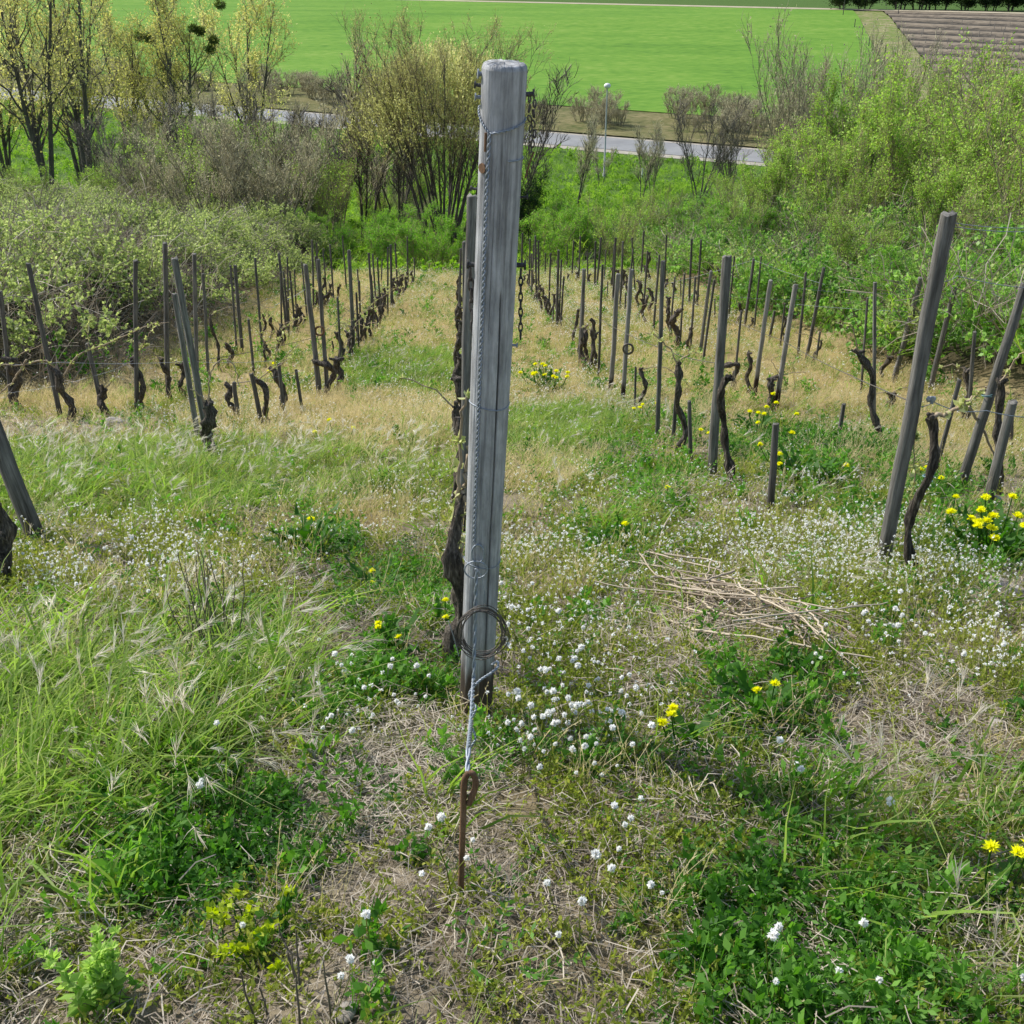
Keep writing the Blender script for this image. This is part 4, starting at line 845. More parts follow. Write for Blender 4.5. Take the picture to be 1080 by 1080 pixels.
# ------------------------------------------------------------------ the big end post
pb, pt = ground(501, 756), None
zt = 2.40; pt = Vector(((532 - 540)/FPX*zt, 0, 0)); d = ray(532, 72); pt = Vector(d*zt) + Vector((0, 0, CZ))
H, PQ = lean_frame(pb, pt)
PR0, PR1 = 33*depth(pb)/FPX/2, 48*zt/FPX/2
CRACK = math.radians(-67)
def big_post():
    rng = R(99); sides, k = 260, 120; th = np.arange(sides)*2*np.pi/sides; t = np.concatenate([[-.07], np.linspace(0, 1, k - 1)])
    base = PR0 + (PR1 - PR0)*np.clip(t, 0, 1)**.8
    prof = 1 + .02*np.sin(th*2 + .6) + .014*np.sin(th*3 + 2)
    rad = base[:, None]*prof[None]
    grain = rng.normal(0, 1, sides); rad = rad*(1 + .0028*grain[None]*(1 + .5*np.sin(t*7)[:, None]))
    rad = rad*(1 + .012*np.sin(t*11 + 1)[:, None])
    for c0, depth_, wid, t0, t1, wave in [(CRACK, .85, .03, .1, .74, .04), (CRACK - .62, .12, .014, .66, .9, .03), (-2.3, .05, .014, .5, .97, .03), (-1.75, .04, .012, .1, .5, .05), (-2.0, .05, .012, .55, .93, .03), (-1.35, .05, .012, .75, .985, .02), (-.7, .05, .012, .4, .8, .03)]:
        cc = c0 + (.34*(.55 - t) if c0 == CRACK else 0) + wave*np.sin(t*9 + c0*3) + .012*np.sin(t*31)
        dd = np.abs((th[None] - cc[:, None] + np.pi) % (2*np.pi) - np.pi)
        e = np.clip(np.minimum(t - t0, t1 - t)/.06, 0, 1)[:, None]
        rad = rad*(1 - depth_*e*np.exp(-(dd/wid)**2))
    V = np.stack([rad*np.cos(th), rad*np.sin(th), np.repeat((t*H)[:, None], sides, 1)], -1)
    i = np.arange(k - 1)[:, None]*sides; j = np.arange(sides)[None]; j2 = (j + 1) % sides
    g = Geo().add(V, np.stack([i + j, i + j2, i + sides + j2, i + sides + j], -1).reshape(-1, 4))
    rings = [V[-1]]
    for f, dz in ((.975, .004), (.93, .0085), (.86, .0105), (.6, .0125), (.3, .013)):
        rings.append(V[-1]*np.array([f, f, 1]) + np.stack([np.zeros(sides), np.zeros(sides), dz + rng.normal(0, .0009, sides)], 1))
    rv = np.concatenate(rings + [np.array([[0, 0, H + .0135]])]); q = []
    for r_ in range(len(rings) - 1):
        a = r_*sides + np.arange(sides); b = r_*sides + (np.arange(sides) + 1) % sides; q.append(np.stack([a, b, b + sides, a + sides], 1))
    a = (len(rings) - 1)*sides + np.arange(sides); b = (len(rings) - 1)*sides + (np.arange(sides) + 1) % sides
    g.add(rv, np.concatenate(q), np.stack([a, b, np.full(sides, len(rings)*sides)], 1))
    e = empty('end_post', pb, 'big weathered round post in the centre, cracked down its front', 'post'); e.rotation_mode = 'QUATERNION'; e.rotation_quaternion = PQ
    g.obj('shaft', M['post'], e)
    return e
EP = big_post(); PM = Matrix.Translation(pb) @ PQ.to_matrix().to_4x4()
def post_pt(h, ang, out=0.):     # a point on the post surface: height, angle (-90 deg faces uphill towards the viewer)
    r = PR0 + (PR1 - PR0)*max(h/H, 0)**.8 + out
    return np.array([r*math.cos(ang), r*math.sin(ang), h])
F = -math.pi/2
def hfor(py):                    # height on the post axis seen at image row py
    lo, hi = 0., H
    for _ in range(30):
        m = (lo + hi)/2; w = PM @ Vector((0, -PR0, m)); y = project(w.x, w.y, w.z)[1]
        if y > py: lo = m
        else: hi = m
    return lo
def nail(h, ang, out, r=.0035, mat='blackiron', head=True, tilt=0.):
    a, b = post_pt(h, ang, -.02), post_pt(h, ang, out); b[2] += tilt
    g = Geo(); tubes(g, np.stack([a, (a + b)/2, b]), r, 8)
    if head: dd = nrm(b - a); tubes(g, np.stack([b, b + dd*.003]), r*2.1, 9)
    return g.obj('nail', M[mat], EP)
nail(hfor(96), 3.05, .012, .004); nail(hfor(83), 3.25, .006, .005, 'wire'); nail(hfor(108), 3.2, .01, .004, 'wire'); nail(hfor(104), .05, .016, .005, tilt=.004); nail(hfor(214), .1, .016, .003, tilt=.002); nail(hfor(207), 3.05, .014, .003)
nail(hfor(286), .1, .02, .006); nail(hfor(288), 3.05, .016, .0055); nail(hfor(370), -.1, .012, .003, 'wire'); nail(hfor(180), F - .85, .002, .0055, 'rust')
# rusty staple and flat steel tie band round the post
def band(pya, w=.0016, name='tie_wire', mat='wire', a0=-3.3, a1=.2, dip=.0):
    a = np.linspace(a0, a1, 40); h0 = hfor(pya); P = np.stack([post_pt(h0 + dip*math.sin(x*2) , x, .002) for x in a]); g = Geo(); tubes(g, P, w, 6); return g.obj(name, M[mat], EP)
band(432, .0015, dip=.004); band(170, .0016, a0=-1.2, a1=.3, dip=.0); band(599, .0012, dip=.004)
st = np.stack([post_pt(hfor(y), F - .75, .0015) for y in (142, 150, 158, 162)]); g = Geo(); tubes(g, st, .003, 6); g.obj('staple', M['rust'], EP)

def to_world(P): return np.array([(PM @ Vector(p))[:] for p in P])
def strand(P, turns, R_, r, n=2, ph=0, sub=10):
    """n wires wound round the line P"""
    P = np.asarray(P); t = np.concatenate([[0], np.cumsum(np.linalg.norm(np.diff(P, axis=0), axis=1))]); k = int(turns*sub) + 2; tt = np.linspace(0, t[-1], k)
    Q = np.stack([np.interp(tt, t, P[:, i]) for i in range(3)], 1); T = nrm(np.gradient(Q, axis=0)); A = nrm(np.cross(T, np.array([.3, 1, .1]))); B = np.cross(T, A); out = []
    for j in range(n):
        a = ph + tt/t[-1]*turns*2*np.pi + j*2*np.pi/n; out.append(Q + (A*np.cos(a)[:, None] + B*np.sin(a)[:, None])*R_)
    return out
# galvanised anchor wire: up the front of the post, through two loops, down to the rod
anch = ground(486, 946)
ey = on_plane(494, 822, anch.y - .0)
W = empty('anchor_wire', to_world([post_pt(hfor(575), F, .01)])[0], 'twisted galvanised wire down the front of the big post to the rod', 'wire')
o0 = np.array(W.location)
front = [post_pt(hfor(y), F + off, .0035) for y, off in ((142, -.52), (200, -.56), (300, -.52), (400, -.52), (500, -.5), (573, -.48))]
front = to_world(front)
g = Geo()
for s_ in strand(front, 34, .0027, .002): tubes(g, s_ - o0, .0021, 6)
g.obj('upper_cable', M['wire'], W)
g = Geo()
for pa, pb_ in (((118, 3.0), (142, F - .52)), ((128, .02), (142, F - .5))):
    hs, an = np.linspace(hfor(pa[0]), hfor(pb_[0]), 12), np.linspace(pa[1] if pa[1] < 2 else pa[1] - 2*math.pi, pb_[1], 12)
    L_ = to_world([post_pt(h, a, .003) for h, a in zip(hs, an)])
    for s_ in strand(L_, 5, .0016, .0012): tubes(g, s_ - o0, .0014, 6)
g.obj('tie_loop', M['wire'], W)
def loop(cx, cy, rx, ry, yd, n=26, tilt=0): return np.array([on_plane(cx + rx*math.cos(a)*1, cy + ry*math.sin(a), yd + tilt*math.sin(a))[:] for a in np.linspace(0, 2*np.pi, n)])
yd = front[-1][1] - .006
g = Geo(); tubes(g, loop(504, 584, 6.5, 9.5, yd) - o0, .0027, 6, cap=False); tubes(g, loop(502, 601, 12, 9, yd - .004) - o0, .0022, 6, cap=False)
g.obj('wire_loop', M['wire'], W)
low = np.array([on_plane(502.5, 600, yd - .008)[:], on_plane(501, 660, yd - .03)[:], on_plane(499.5, 716, yd - .07)[:], on_plane(497, 760, (yd + ey.y)/2)[:], on_plane(494, 790, ey.y + .06)[:], on_plane(493, 815, ey.y)[:]])
g = Geo()
for s_ in strand(low, 16, .0029, .002): tubes(g, s_ - o0, .0031, 6)
g.obj('lower_cable', M['wire'], W)
kn = np.array([on_plane(x, y, yd - .06 - i*.012)[:] for i, (x, y) in enumerate([(519, 701), (525, 696), (526, 703), (518, 710), (508, 716), (500, 723), (494, 732), (497, 741), (503, 746), (499, 754), (494, 762), (500, 772), (502, 780), (495, 790), (491, 803), (491, 815)])])
t_ = np.linspace(0, len(kn) - 1, 80); kn2 = np.stack([np.interp(t_, np.arange(len(kn)), kn[:, i]) for i in range(3)], 1)
for _ in range(3): kn2[1:-1] = (kn2[:-2] + 2*kn2[1:-1] + kn2[2:])/4
g = Geo()
for s_ in strand(kn2, 22, .0017, .0015): tubes(g, s_ - o0, .0024, 6)
g.obj('wrapped_tail', M['wire'], W)

def chain(name, px, y0, y1, ang, label, n, mat, ydoff=0):
    hh = hfor(y0 + 4); p = to_world([post_pt(hh, ang, .012)])[0]; q = np.array(on_plane(px[1], y1, p[1])[:]); e = empty(name, p, label, 'chain')
    for i in range(n):
        f = (i + .5)/n; c = p + (q - p)*f; L_ = np.linalg.norm(q - p)/n*.66; w = L_*.34; a = np.linspace(0, 2*np.pi, 15)
        sd = np.array([1, 0, 0]) if i % 2 else np.array([.25, 1, 0]); u = nrm(q - p)
        P = c + np.sin(a)[:, None]*u*L_ + np.cos(a)[:, None]*sd*w - p
        g = Geo(); tubes(g, P, L_*.16, 6, cap=False); g.obj('link', M[mat], e)
    return e
chain('hanging_chain', (548, 549), 287, 357, .1, 'short dark link chain hanging from the right side of big post', 9, 'blackiron')
chain('hanging_chain', (499, 501), 288, 372, 3.05, 'rusty grey link chain hanging from the left side of big post', 8, 'oldwire')
# bundle of old chain and rusty hook hanging from the nail at upper right
e = empty('chain_bundle', to_world([post_pt(hfor(104), .05, .014)])[0], 'clump of doubled rusty chain hanging near the post top', 'chain'); p0 = np.array(e.location); rng = R(31)
for i in range(11):
    c = np.array(on_plane(561 + rng.normal()*1.2 + (2 if i % 2 else -2), 104 + i*5.3, p0[1])[:]) - p0; a = np.linspace(0, 2*np.pi, 13); u = nrm(np.array([rng.normal()*.3, rng.normal()*.3, 1])); sd = nrm(np.cross(u, rng.normal(size=3)))
    g = Geo(); tubes(g, c + np.sin(a)[:, None]*u*.0085 + np.cos(a)[:, None]*sd*.004, .0019, 6, cap=False); g.obj('link', M['oldwire'], e)
hk = np.array([on_plane(x, y, p0[1])[:] for x, y in ((563, 160), (560, 168), (556, 180), (554, 188))]) - p0; g = Geo(); tubes(g, hk, .0022, 6); g.obj('hook', M['rust'], e)
# coil of spare wire hung on the front
cy_ = yd - .03; e = empty('wire_coil', on_plane(509, 667, cy_), 'coil of spare dark wire hung low on the big post', 'wire coil'); o0 = np.array(e.location); rng = R(44); g = Geo()
for i in range(11):
    rx, ry = 24 + rng.normal()*1.5, 24.5 + rng.normal()*1.5; ph = rng.uniform(0, 6.28); a = np.linspace(ph, ph + 2*np.pi, 44); cxx, cyy = 509 + rng.normal()*1.4, 667 + rng.normal()*1.6
    P = np.array([on_plane(cxx + rx*math.cos(x) + .8*math.sin(3*x + i), cyy + ry*math.sin(x) + rng.normal()*.1, cy_ + .012*math.sin(x + i) + rng.normal()*.0006)[:] for x in a])
    tubes(g, P - o0, .00135, 5, cap=False)
g.obj('coil', M['oldwire'], e)
g = Geo(); tubes(g, np.array([on_plane(x, y, cy_)[:] for x, y in ((484, 692), (478, 670), (473, 655))]) - o0, .0014, 5); tubes(g, np.array([on_plane(x, y, cy_)[:] for x, y in ((510, 640), (511, 625), (507, 606), (504, 602))]) - o0, .0014, 5)
g.obj('loose_end', M['wire'], e)
# rusty anchor rod with bent eye
e = empty('anchor_rod', anch, 'rusty iron anchor rod with a bent eye before the big post', 'ground anchor'); o0 = np.array(anch)
P = np.array([on_plane(x, y, anch.y)[:] for x, y in ((486, 952), (487, 905), (488.5, 860), (489, 830), (490, 821), (494, 815), (499, 816), (502, 823), (501, 832), (497, 842), (494.5, 848))])
t_ = np.linspace(0, len(P) - 1, 60); Q = np.stack([np.interp(t_, np.arange(len(P)), P[:, i]) for i in range(3)], 1)
for _ in range(2): Q[1:-1] = (Q[:-2] + 2*Q[1:-1] + Q[2:])/4
Q[0, 2] -= .05; g = Geo(); tubes(g, Q - o0, .0068, 10); g.obj('rod', M['rust'], e)

# ------------------------------------------------------------------ trellis wires
def wire(p3, label, r=.0016, mat='wire', sag=.02, name='trellis_wire'):
    P = np.array([q[:] for q in p3]); out = []
    for a, b in zip(P[:-1], P[1:]):
        u = np.linspace(0, 1, 14)[:-1, None]; s_ = a + (b - a)*u; s_[:, 2] -= (sag*4*u*(1 - u))[:, 0]; out.append(s_)
    Q = np.concatenate(out + [P[-1:]]); o0 = Q[0].copy(); g = Geo(); tubes(g, Q - o0, r, 5); o = g.obj(name, M[mat], None, loc=o0); tag(o, label, 'wire', 'wires of the vine trellis'); return o
def P_(px, py, base): return on_plane(px, py, ground(*base).y)
b1 = (930, 600)
wire([P_(1000, 234, b1), P_(1140, 236, b1)], 'upper wire running right from the longest leaning stake'); wire([P_(1000, 238, b1), P_(1140, 240, b1)], 'second wire just under the upper right wire')
wire([P_(979, 293, b1), P_(1010, 291, b1), P_(1140, 304, b1)], 'thin wire tied round the longest leaning stake'); wire([P_(955, 425, b1), P_(985, 424, b1), P_(1040, 433, b1), P_(1130, 438, b1)], 'bright wire through the blue tied stake', .0022)
b2 = (942, 403)
wire([P_(835, 303, b2), P_(923, 309, b2), P_(1000, 309, b2), P_(1110, 316, b2)], 'upper wire of the back right row before brambles'); wire([P_(700, 308, (738, 377)), P_(767, 312, (738, 377)), P_(850, 316, (738, 377))], 'wire crossing behind the stout greenish stake')
wire([P_(700, 300, (768, 339)), P_(795, 274, (785, 348)), P_(870, 300, (850, 380))], 'slack wire linking slim stakes below the brambles', .0022); wire([P_(840, 321, (841, 379)), P_(1000, 330, b2), P_(1100, 336, b2)], 'lower wire of the back right row before brambles')
bL = (76, 447)
def row_wire(pts, label, r=.003): wire([ground(x, y) + Vector((0, 0, h)) for x, y, h in pts], label, r, 'oldwire')
row_wire([(222, 474, .75), (340, 420, .75), (373, 374, .75), (413, 330, .75), (437, 300, .75)], 'wire running down the close packed left row'); row_wire([(751, 507, .85), (693, 466, .85), (631, 402, .85), (587, 349, .85), (558, 306, .85)], 'wire running down the right row from the stout greenish stake')
row_wire([(930, 600, .8), (818, 432, .8), (738, 377, .8), (660, 330, .8)], 'wire running down the row behind the longest leaning stake'); row_wire([(110, 439, .7), (256, 373, .7), (331, 329, .7), (352, 318, .7)], 'wire running down the outer left row')
wire([P_(-60, 384, bL), P_(66, 382, bL), P_(200, 381, bL), P_(290, 380, bL)], 'fruiting wire across the left rows'); wire([P_(-40, 414, bL), P_(20, 413, bL), P_(100, 396, bL), P_(140, 380, bL)], 'thin slack wire below the left fruiting wire', .001)
wire([P_(247, 404, (252, 447)), P_(320, 390, (319.5, 437))], 'wire between short stakes in the left row', .0016); wire([P_(290, 322, (302, 349)), P_(322, 305, (302, 349))], 'slanting wire near far left stakes', .004)
for n_, (a, lab) in enumerate([((1043, 522, 1056, 527, (1042, 529)), 'silver ratchet wire tensioner at foot of the right edge stake'), ((977, 421, 987, 421, b1), 'white wire clamp beside the longest leaning stake')]):
    A, B = P_(a[0], a[1], a[4]), P_(a[2], a[3], a[4]); e = empty('wire_tensioner', A, lab, 'wire tensioner'); o0 = np.array(A); d_ = np.array(B - A)
    g = Geo(); tubes(g, np.stack([d_*0, d_*.1, d_*.9, d_]), np.array([.005, .013, .013, .004]), 4, cap=True); g.obj('body', M['lamp'], e)
    g = Geo(); tubes(g, np.stack([d_*.5 + np.array([0, -.014, -.014]), d_*.5 + np.array([0, -.014, .016])]), .007, 10); g.obj('drum', M['wire'], e)
wire([P_(1056, 527, (1042, 529)), P_(1075, 533, (1042, 529)), P_(1120, 540, (1042, 529))], 'wire leaving the tensioner towards the right edge', .003)
# hoop of wire on the pale stake, rusty hoop left
for (cx, cy, r_, base, lab, mt, th_) in [(662.5, 368, 5.2, (657, 427), 'small wire hoop slipped over the pale blue grey stake', 'oldwire', .012), (337, 349, 4.5, (346, 421), 'rusty wire hoop hanging behind a stout left stake', 'rust', .012)]:
    yy = ground(*base).y - .05; P = np.array([on_plane(cx + r_*math.cos(a), cy + r_*math.sin(a), yy + .03*math.sin(a))[:] for a in np.linspace(0, 2*np.pi, 26)]); o0 = P.mean(0); g = Geo(); tubes(g, P - o0, th_, 7, cap=False)
    tag(g.obj('wire_hoop', M[mt], None, loc=o0), lab, 'wire hoop')
# blue cord ties
def tie(px, py, wpx, base, lab):
    c = P_(px, py, base); r_ = wpx*depth(c)/FPX/2; a = np.linspace(0, 4*np.pi, 36); P = np.stack([r_*np.cos(a), r_*np.sin(a), .012*np.sin(a*.5) + .004*a], 1); g = Geo(); tubes(g, P, .003, 5); tag(g.obj('cord_tie', M['strap'], None, loc=c), lab, 'cord tie')
tie(1040, 421, 12, (1012, 516), 'blue cord wound round the mossy leaning stake'); tie(978, 508, 11, (968, 612), 'blue cord tied low round the tall bent vine')

# ------------------------------------------------------------------ flowers that can be told apart
def puff_flower(seed, h, r):
    rng = R(seed); g = Geo(); P = arcs(1, 6, rng, h, 0, tilt=(0, .2), bend=(-.1, .35)); tubes(g, P, .0011, 5); h_ = Geo(); v, f = ICO3
    k = np.where(rng.uniform(0, 1, len(v)) < .45, rng.uniform(.95, 1.15, len(v)), rng.uniform(.6, .8, len(v)))[:, None]
    fluff(h_, P[0, -1], r*1.25, rng, 90)
    return g.mesh('stem', [M['olive']]), h_.mesh('seed_head', [M['petalw']])
PF = [puff_flower(300 + i, .10 + .02*i, .0054 + .0012*(i % 3)) for i in range(6)]
FL = 0
def flower(px, py, label, group, rng, sc=1.):
    global FL
    st, hd = PF[FL % 6]; FL += 1
    b = ground(px, py)
    e = empty('white_seed_flower', b, label, 'flower', group); e.rotation_euler = (rng.normal()*.1, rng.normal()*.1, rng.uniform(0, 6.28)); s_ = rng.uniform(.65, 1.2)*sc; e.scale = (s_, s_, s_)
    for nm, me in (('stem', st), ('seed_head', hd)):
        o = bpy.data.objects.new(nm, me); COL.objects.link(o); o.parent = e
frng = R(123)
def patch(cx, cy, rx, ry, n, label, group, sc=1.):
    k = 0
    while k < n:
        a, r_ = frng.uniform(0, 6.28), math.sqrt(frng.uniform(0, 1)); x, y = cx + rx*r_*math.cos(a), cy + ry*r_*math.sin(a)
        if 470 < x < 520 and y < 770 and y > 700: continue
        flower(x, y, label, group, frng, sc); k += 1
patch(605, 790, 80, 60, 75, 'white fluffy flower in the dense patch right of the big post foot', 'white flowers right of the big post foot')
patch(575, 700, 50, 60, 25, 'white fluffy flower behind the dense patch, beside the coil of wire', 'white flowers beside the wire coil')
patch(150, 625, 125, 30, 55, 'white fluffy flower in the patch by the left edge vine trunk', 'white flowers by the left vine trunk', .85)
patch(400, 770, 65, 55, 16, 'white fluffy flower left of the big post in dark leaves', 'white flowers left of the big post')
patch(960, 700, 120, 50, 40, 'white fluffy flower in the sparse patch right of the twig pile', 'white flowers right of the twig pile', .9)
patch(900, 590, 100, 30, 30, 'white fluffy flower near the foot of longest leaning stake', 'white flowers near the longest stake', .85)
for (x, y, lab) in [(652, 893, 0), (661, 893, 0), (676, 884, 0), (676, 892, 0), (643, 890, 0), (698, 930, 1), (690, 947, 1), (620, 925, 1), (885, 1022, 2), (832, 1012, 2), (808, 1022, 2), (824, 1040, 2), (882, 1030, 2), (895, 1000, 2), (1068, 1035, 3), (345, 1050, 4), (349, 1055, 4), (396, 1005, 4), (395, 985, 4),
                    (455, 905, 5), (470, 925, 5), (478, 920, 5), (450, 935, 5), (500, 880, 5), (590, 940, 6), (610, 985, 6), (618, 990, 6), (625, 960, 6), (808, 810, 7), (830, 805, 7), (838, 822, 7), (934, 855, 7), (232, 810, 8), (228, 842, 8), (213, 873, 8), (270, 975, 8)]:
    labs = ['white fluffy flower in the tight cluster below the right seed patch', 'lone white fluffy flower in straw right of the anchor rod', 'white fluffy seed flower over the dark leaves at lower right', 'white fluffy seed flower in the bottom right corner', 'white fluffy seed flower on bare soil at bottom left',
            'white fluffy seed flower left of the rusty anchor rod', 'white fluffy seed flower between anchor rod and dry straw', 'white fluffy seed flower near the paired dandelions', 'white fluffy seed flower beside the long left grass']
    flower(x, y + 24 + (y - 800)*.06, labs[lab], 'single white flowers ' + str(lab + 1) if False else labs[lab].replace('white fluffy', 'white fluffy'), frng, 1.05)

# dandelions
def dandelion(px, py, heads, label, size=1., leaf=.14, nl=16, spread=None, hz=.12):
    b = ground(px, py); rng = R(int(px*3 + py)); e = empty('dandelion_plant', b, label, 'dandelion', 'yellow dandelions'); g = Geo()
    jag_leaves(g, rng, nl, (leaf*.6*size, leaf*1.15*size), .04*size, w=.036*size); g.obj('leaf_rosette', M['l_rosette'], e)
    for i in range(heads):
        a, rr = rng.uniform(0, 6.28), (spread or .09)*size*math.sqrt(rng.uniform(0.02, 1)); hh = rng.uniform(.75, 1.25)*hz*size*(1.15 if py < 620 else 1.)
        top = np.array([rr*math.cos(a), rr*math.sin(a), hh]); gs = Geo(); tubes(gs, np.stack([top*np.array([.3, .3, 0]), top*np.array([.8, .8, .5]), top]), .0022*size, 6)
        so = gs.obj('flower_stem', M['l_rosette'], e)
        gh = Geo(); n = 64; ring = np.repeat([1., .8, .58, .35], n//4); az = rng.uniform(0, 6.28, n); el = np.repeat([.25, .55, .85, 1.2], n//4) + rng.normal(0, .08, n)
        D = np.stack([np.cos(az)*np.cos(el), np.sin(az)*np.cos(el), np.sin(el)], 1); tl = rng.normal(0, .3, 2); D = D + np.array([tl[0], tl[1] - .15, 0])
        rhombs(gh, np.repeat(top[None], n, 0), D, (.0185 if py > 620 else .0185)*size*(.7 + .4*ring)*rng.uniform(.85, 1.1, n), (.0075 if py > 620 else .0095)*size, rng, rng.uniform(.1, .9, n)); gh.obj('flower_head', M['yellow'], so)
dandelion(725, 790, 3, 'dandelion with three yellow heads on bare soil near the centre right', 1.05, .13, 14, .11)
dandelion(808, 758, 2, 'dandelion with two yellow heads below the twig pile', 1.0, .2, 20, .04, .1)
dandelion(1042, 950, 3, 'dandelion with three big yellow heads at the lower right edge', 1.1, .12, 12, .05, .14)
dandelion(655, 580, 1, 'single yellow dandelion right of the big post behind flowers', 1.1, .16, 18, .02)
dandelion(326, 582, 1, 'single yellow dandelion left of the big post near bare soil', 1.2, .2, 22, .02)
dandelion(1048, 585, 18, 'big dandelion cushion crowded with yellow heads at right edge', 1.5, .17, 70, .16, .11)
dandelion(578, 412, 13, 'round dandelion cushion on the straw path right of big post', 1.8, .16, 40, .2, .12)
dandelion(797, 458, 8, 'dandelion clump with eight heads beyond the short dark stake', 1.5, .18, 34, .22, .14)
dandelion(845, 505, 5, 'broad dandelion clump right of the short dark stake', 1.4, .2, 40, .25, .13)
dandelion(746, 470, 2, 'small pale dandelion pair beside the stout greenish stake', 1.3, .14, 12, .1); dandelion(677, 445, 3, 'dandelion with three heads at foot of the bowed vine', 1.3, .13, 16, .1)
dandelion(964, 525, 3, 'dandelion behind the longest leaning grey stake', 1.2, .12, 14, .12); dandelion(1000, 548, 1, 'single dandelion left of the big yellow cushion', 1.2, .12, 10, .02)
dandelion(312, 410, 5, 'dandelion patch between stakes of the left row', 2.0, .13, 20, .2, .13); dandelion(357, 472, 3, 'three dandelion heads low in straw left of the post', 1.4, .1, 8, .14)
dandelion(466, 665, 2, 'pair of small dandelions beside the thick vine trunk', .8, .14, 14, .06); dandelion(418, 690, 3, 'dandelion with flat leaves left of the thick vine trunk', .8, .2, 20, .08); dandelion(395, 625, 2, 'dandelion with dark leaves left of the wire loops', .9, .22, 22, .06, .08)
dandelion(700, 540, 1, 'single dandelion near the big twig pile top', 1.0, .08, 8, .02); dandelion(690, 445, 1, 'single dandelion behind the bowed vine', 1.2, .1, 8, .02)

# nettle, spurge, dead weed
b = ground(112, 1062); e = empty('nettle_plant', b, 'pale green nettle like plant in the bottom left corner', 'plant'); rng = R(71); P = arcs(9, 7, rng, (.1, .19), .04, tilt=(0, .3), bend=(0, .3)); g = Geo(); tubes(g, P, .0022, 5); g.obj('stems', M['l_nettle'], e)
g = Geo()
for p in P:
    for i in range(1, 7):
        m = 4 if i < 5 else 9; a = rng.uniform(0, 6.28) + np.arange(m)*6.28/m; L_ = .042*(1.15 - i/8); leaves(g, np.repeat(p[i][None], m, 0), np.stack([np.cos(a), np.sin(a), np.full(m, .2 if i < 5 else .7)], 1), L_, L_*.62, rng, rng.uniform(.1, .5, m) + i*.05)
g.obj('leaves', M['l_nettle'], e)
b = ground(262, 1010); e = empty('spurge_plant', b, 'yellow green spurge spreading on soil at lower left', 'plant'); rng = R(72); P = arcs(14, 5, rng, (.05, .11), .09, tilt=(.1, .8), bend=(0, .3)); g = Geo(); tubes(g, P, .0018, 5); g.obj('stems', M['l_rosette'], e)
g = Geo()
for p in P:
    m = 14; g = Geo(); leaves(g, np.repeat(p[-1][None], m, 0) + rng.normal(0, .006, (m, 3)), rng.normal(size=(m, 3)) + np.array([0, 0, .6]), .018, .014, rng, rng.uniform(.2, .9, m)); g.obj('flower_umbel', M['l_spurge'], e)
for (px, py, n, hgt, lab) in [(228, 700, 16, (.2, .5), 'brown dead weed stalks standing in the left grass'), (310, 1075, 6, (.1, .25), 'dark dead stalks at the bottom edge left of centre')]:
    b = ground(px, py); rng = R(int(px)); P = arcs(n, 8, rng, hgt, .09, tilt=(0, .22), bend=(-.1, .15), wob=.015); g = Geo(); tubes(g, P, np.linspace(.0028, .0014, 8), 5, rng.uniform(.2, .6, n)); 
    i = rng.integers(0, n, 60); k = rng.integers(3, 8, 60); rhombs(g, P[i, k], rng.normal(size=(60, 3)) + np.array([0, 0, .5]), .012, .004, rng, .4)
    tag(g.obj('dead_weed', M['l_twigd'], None, loc=b), lab, 'dead weed')

# pile of pruned vine twigs
b = ground(775, 655); rng = R(55); g = Geo(); A = np.array(ground(690, 610)); B = np.array(ground(868, 702)); ax = nrm(B - A); L_ = np.linalg.norm(B - A); sd = nrm(np.cross(ax, [0, 0, 1]))
n = 135; k = 11; u = np.linspace(0, 1, k); le = rng.uniform(.18, .8, n); c0 = A + np.outer(np.clip(rng.normal(.5, .2, n), 0, .92), ax*L_) + np.outer(rng.normal(0, .13, n), sd)
dv = ax + np.outer(rng.normal(0, .33, n), sd) + np.outer(rng.normal(0, .07, n), [0, 0, 1]); dv[:40] = nrm(rng.normal(size=(40, 3))*np.array([1, 1, .15])); dv = nrm(dv)
P = c0[:, None] + dv[:, None]*((u - .5)[None]*le[:, None])[..., None] + sd*(rng.normal(0, .085, n)[:, None]*np.sin(u*np.pi)[None])[..., None] + rng.normal(0, .006, (n, k, 3))
hh = rng.uniform(.005, 1, n)*.16*np.exp(-((c0 - np.array(b)) @ sd/.14)**2); P[..., 2] = terrain(P[..., 0], P[..., 1]) + .008 + hh[:, None] + .03*(u**2)[None]*rng.uniform(-.2, 1, n)[:, None]
rr = rng.uniform(.0016, .005, n)[:, None]*np.linspace(1.1, .6, k)[None]; tubes(g, P - np.array(b), rr, 6, rng.uniform(.1, .9, n))
tag(g.obj('twig_pile', M['l_stick'], None, loc=b), 'heap of cut tan vine twigs lying in the right aisle', 'twig pile')
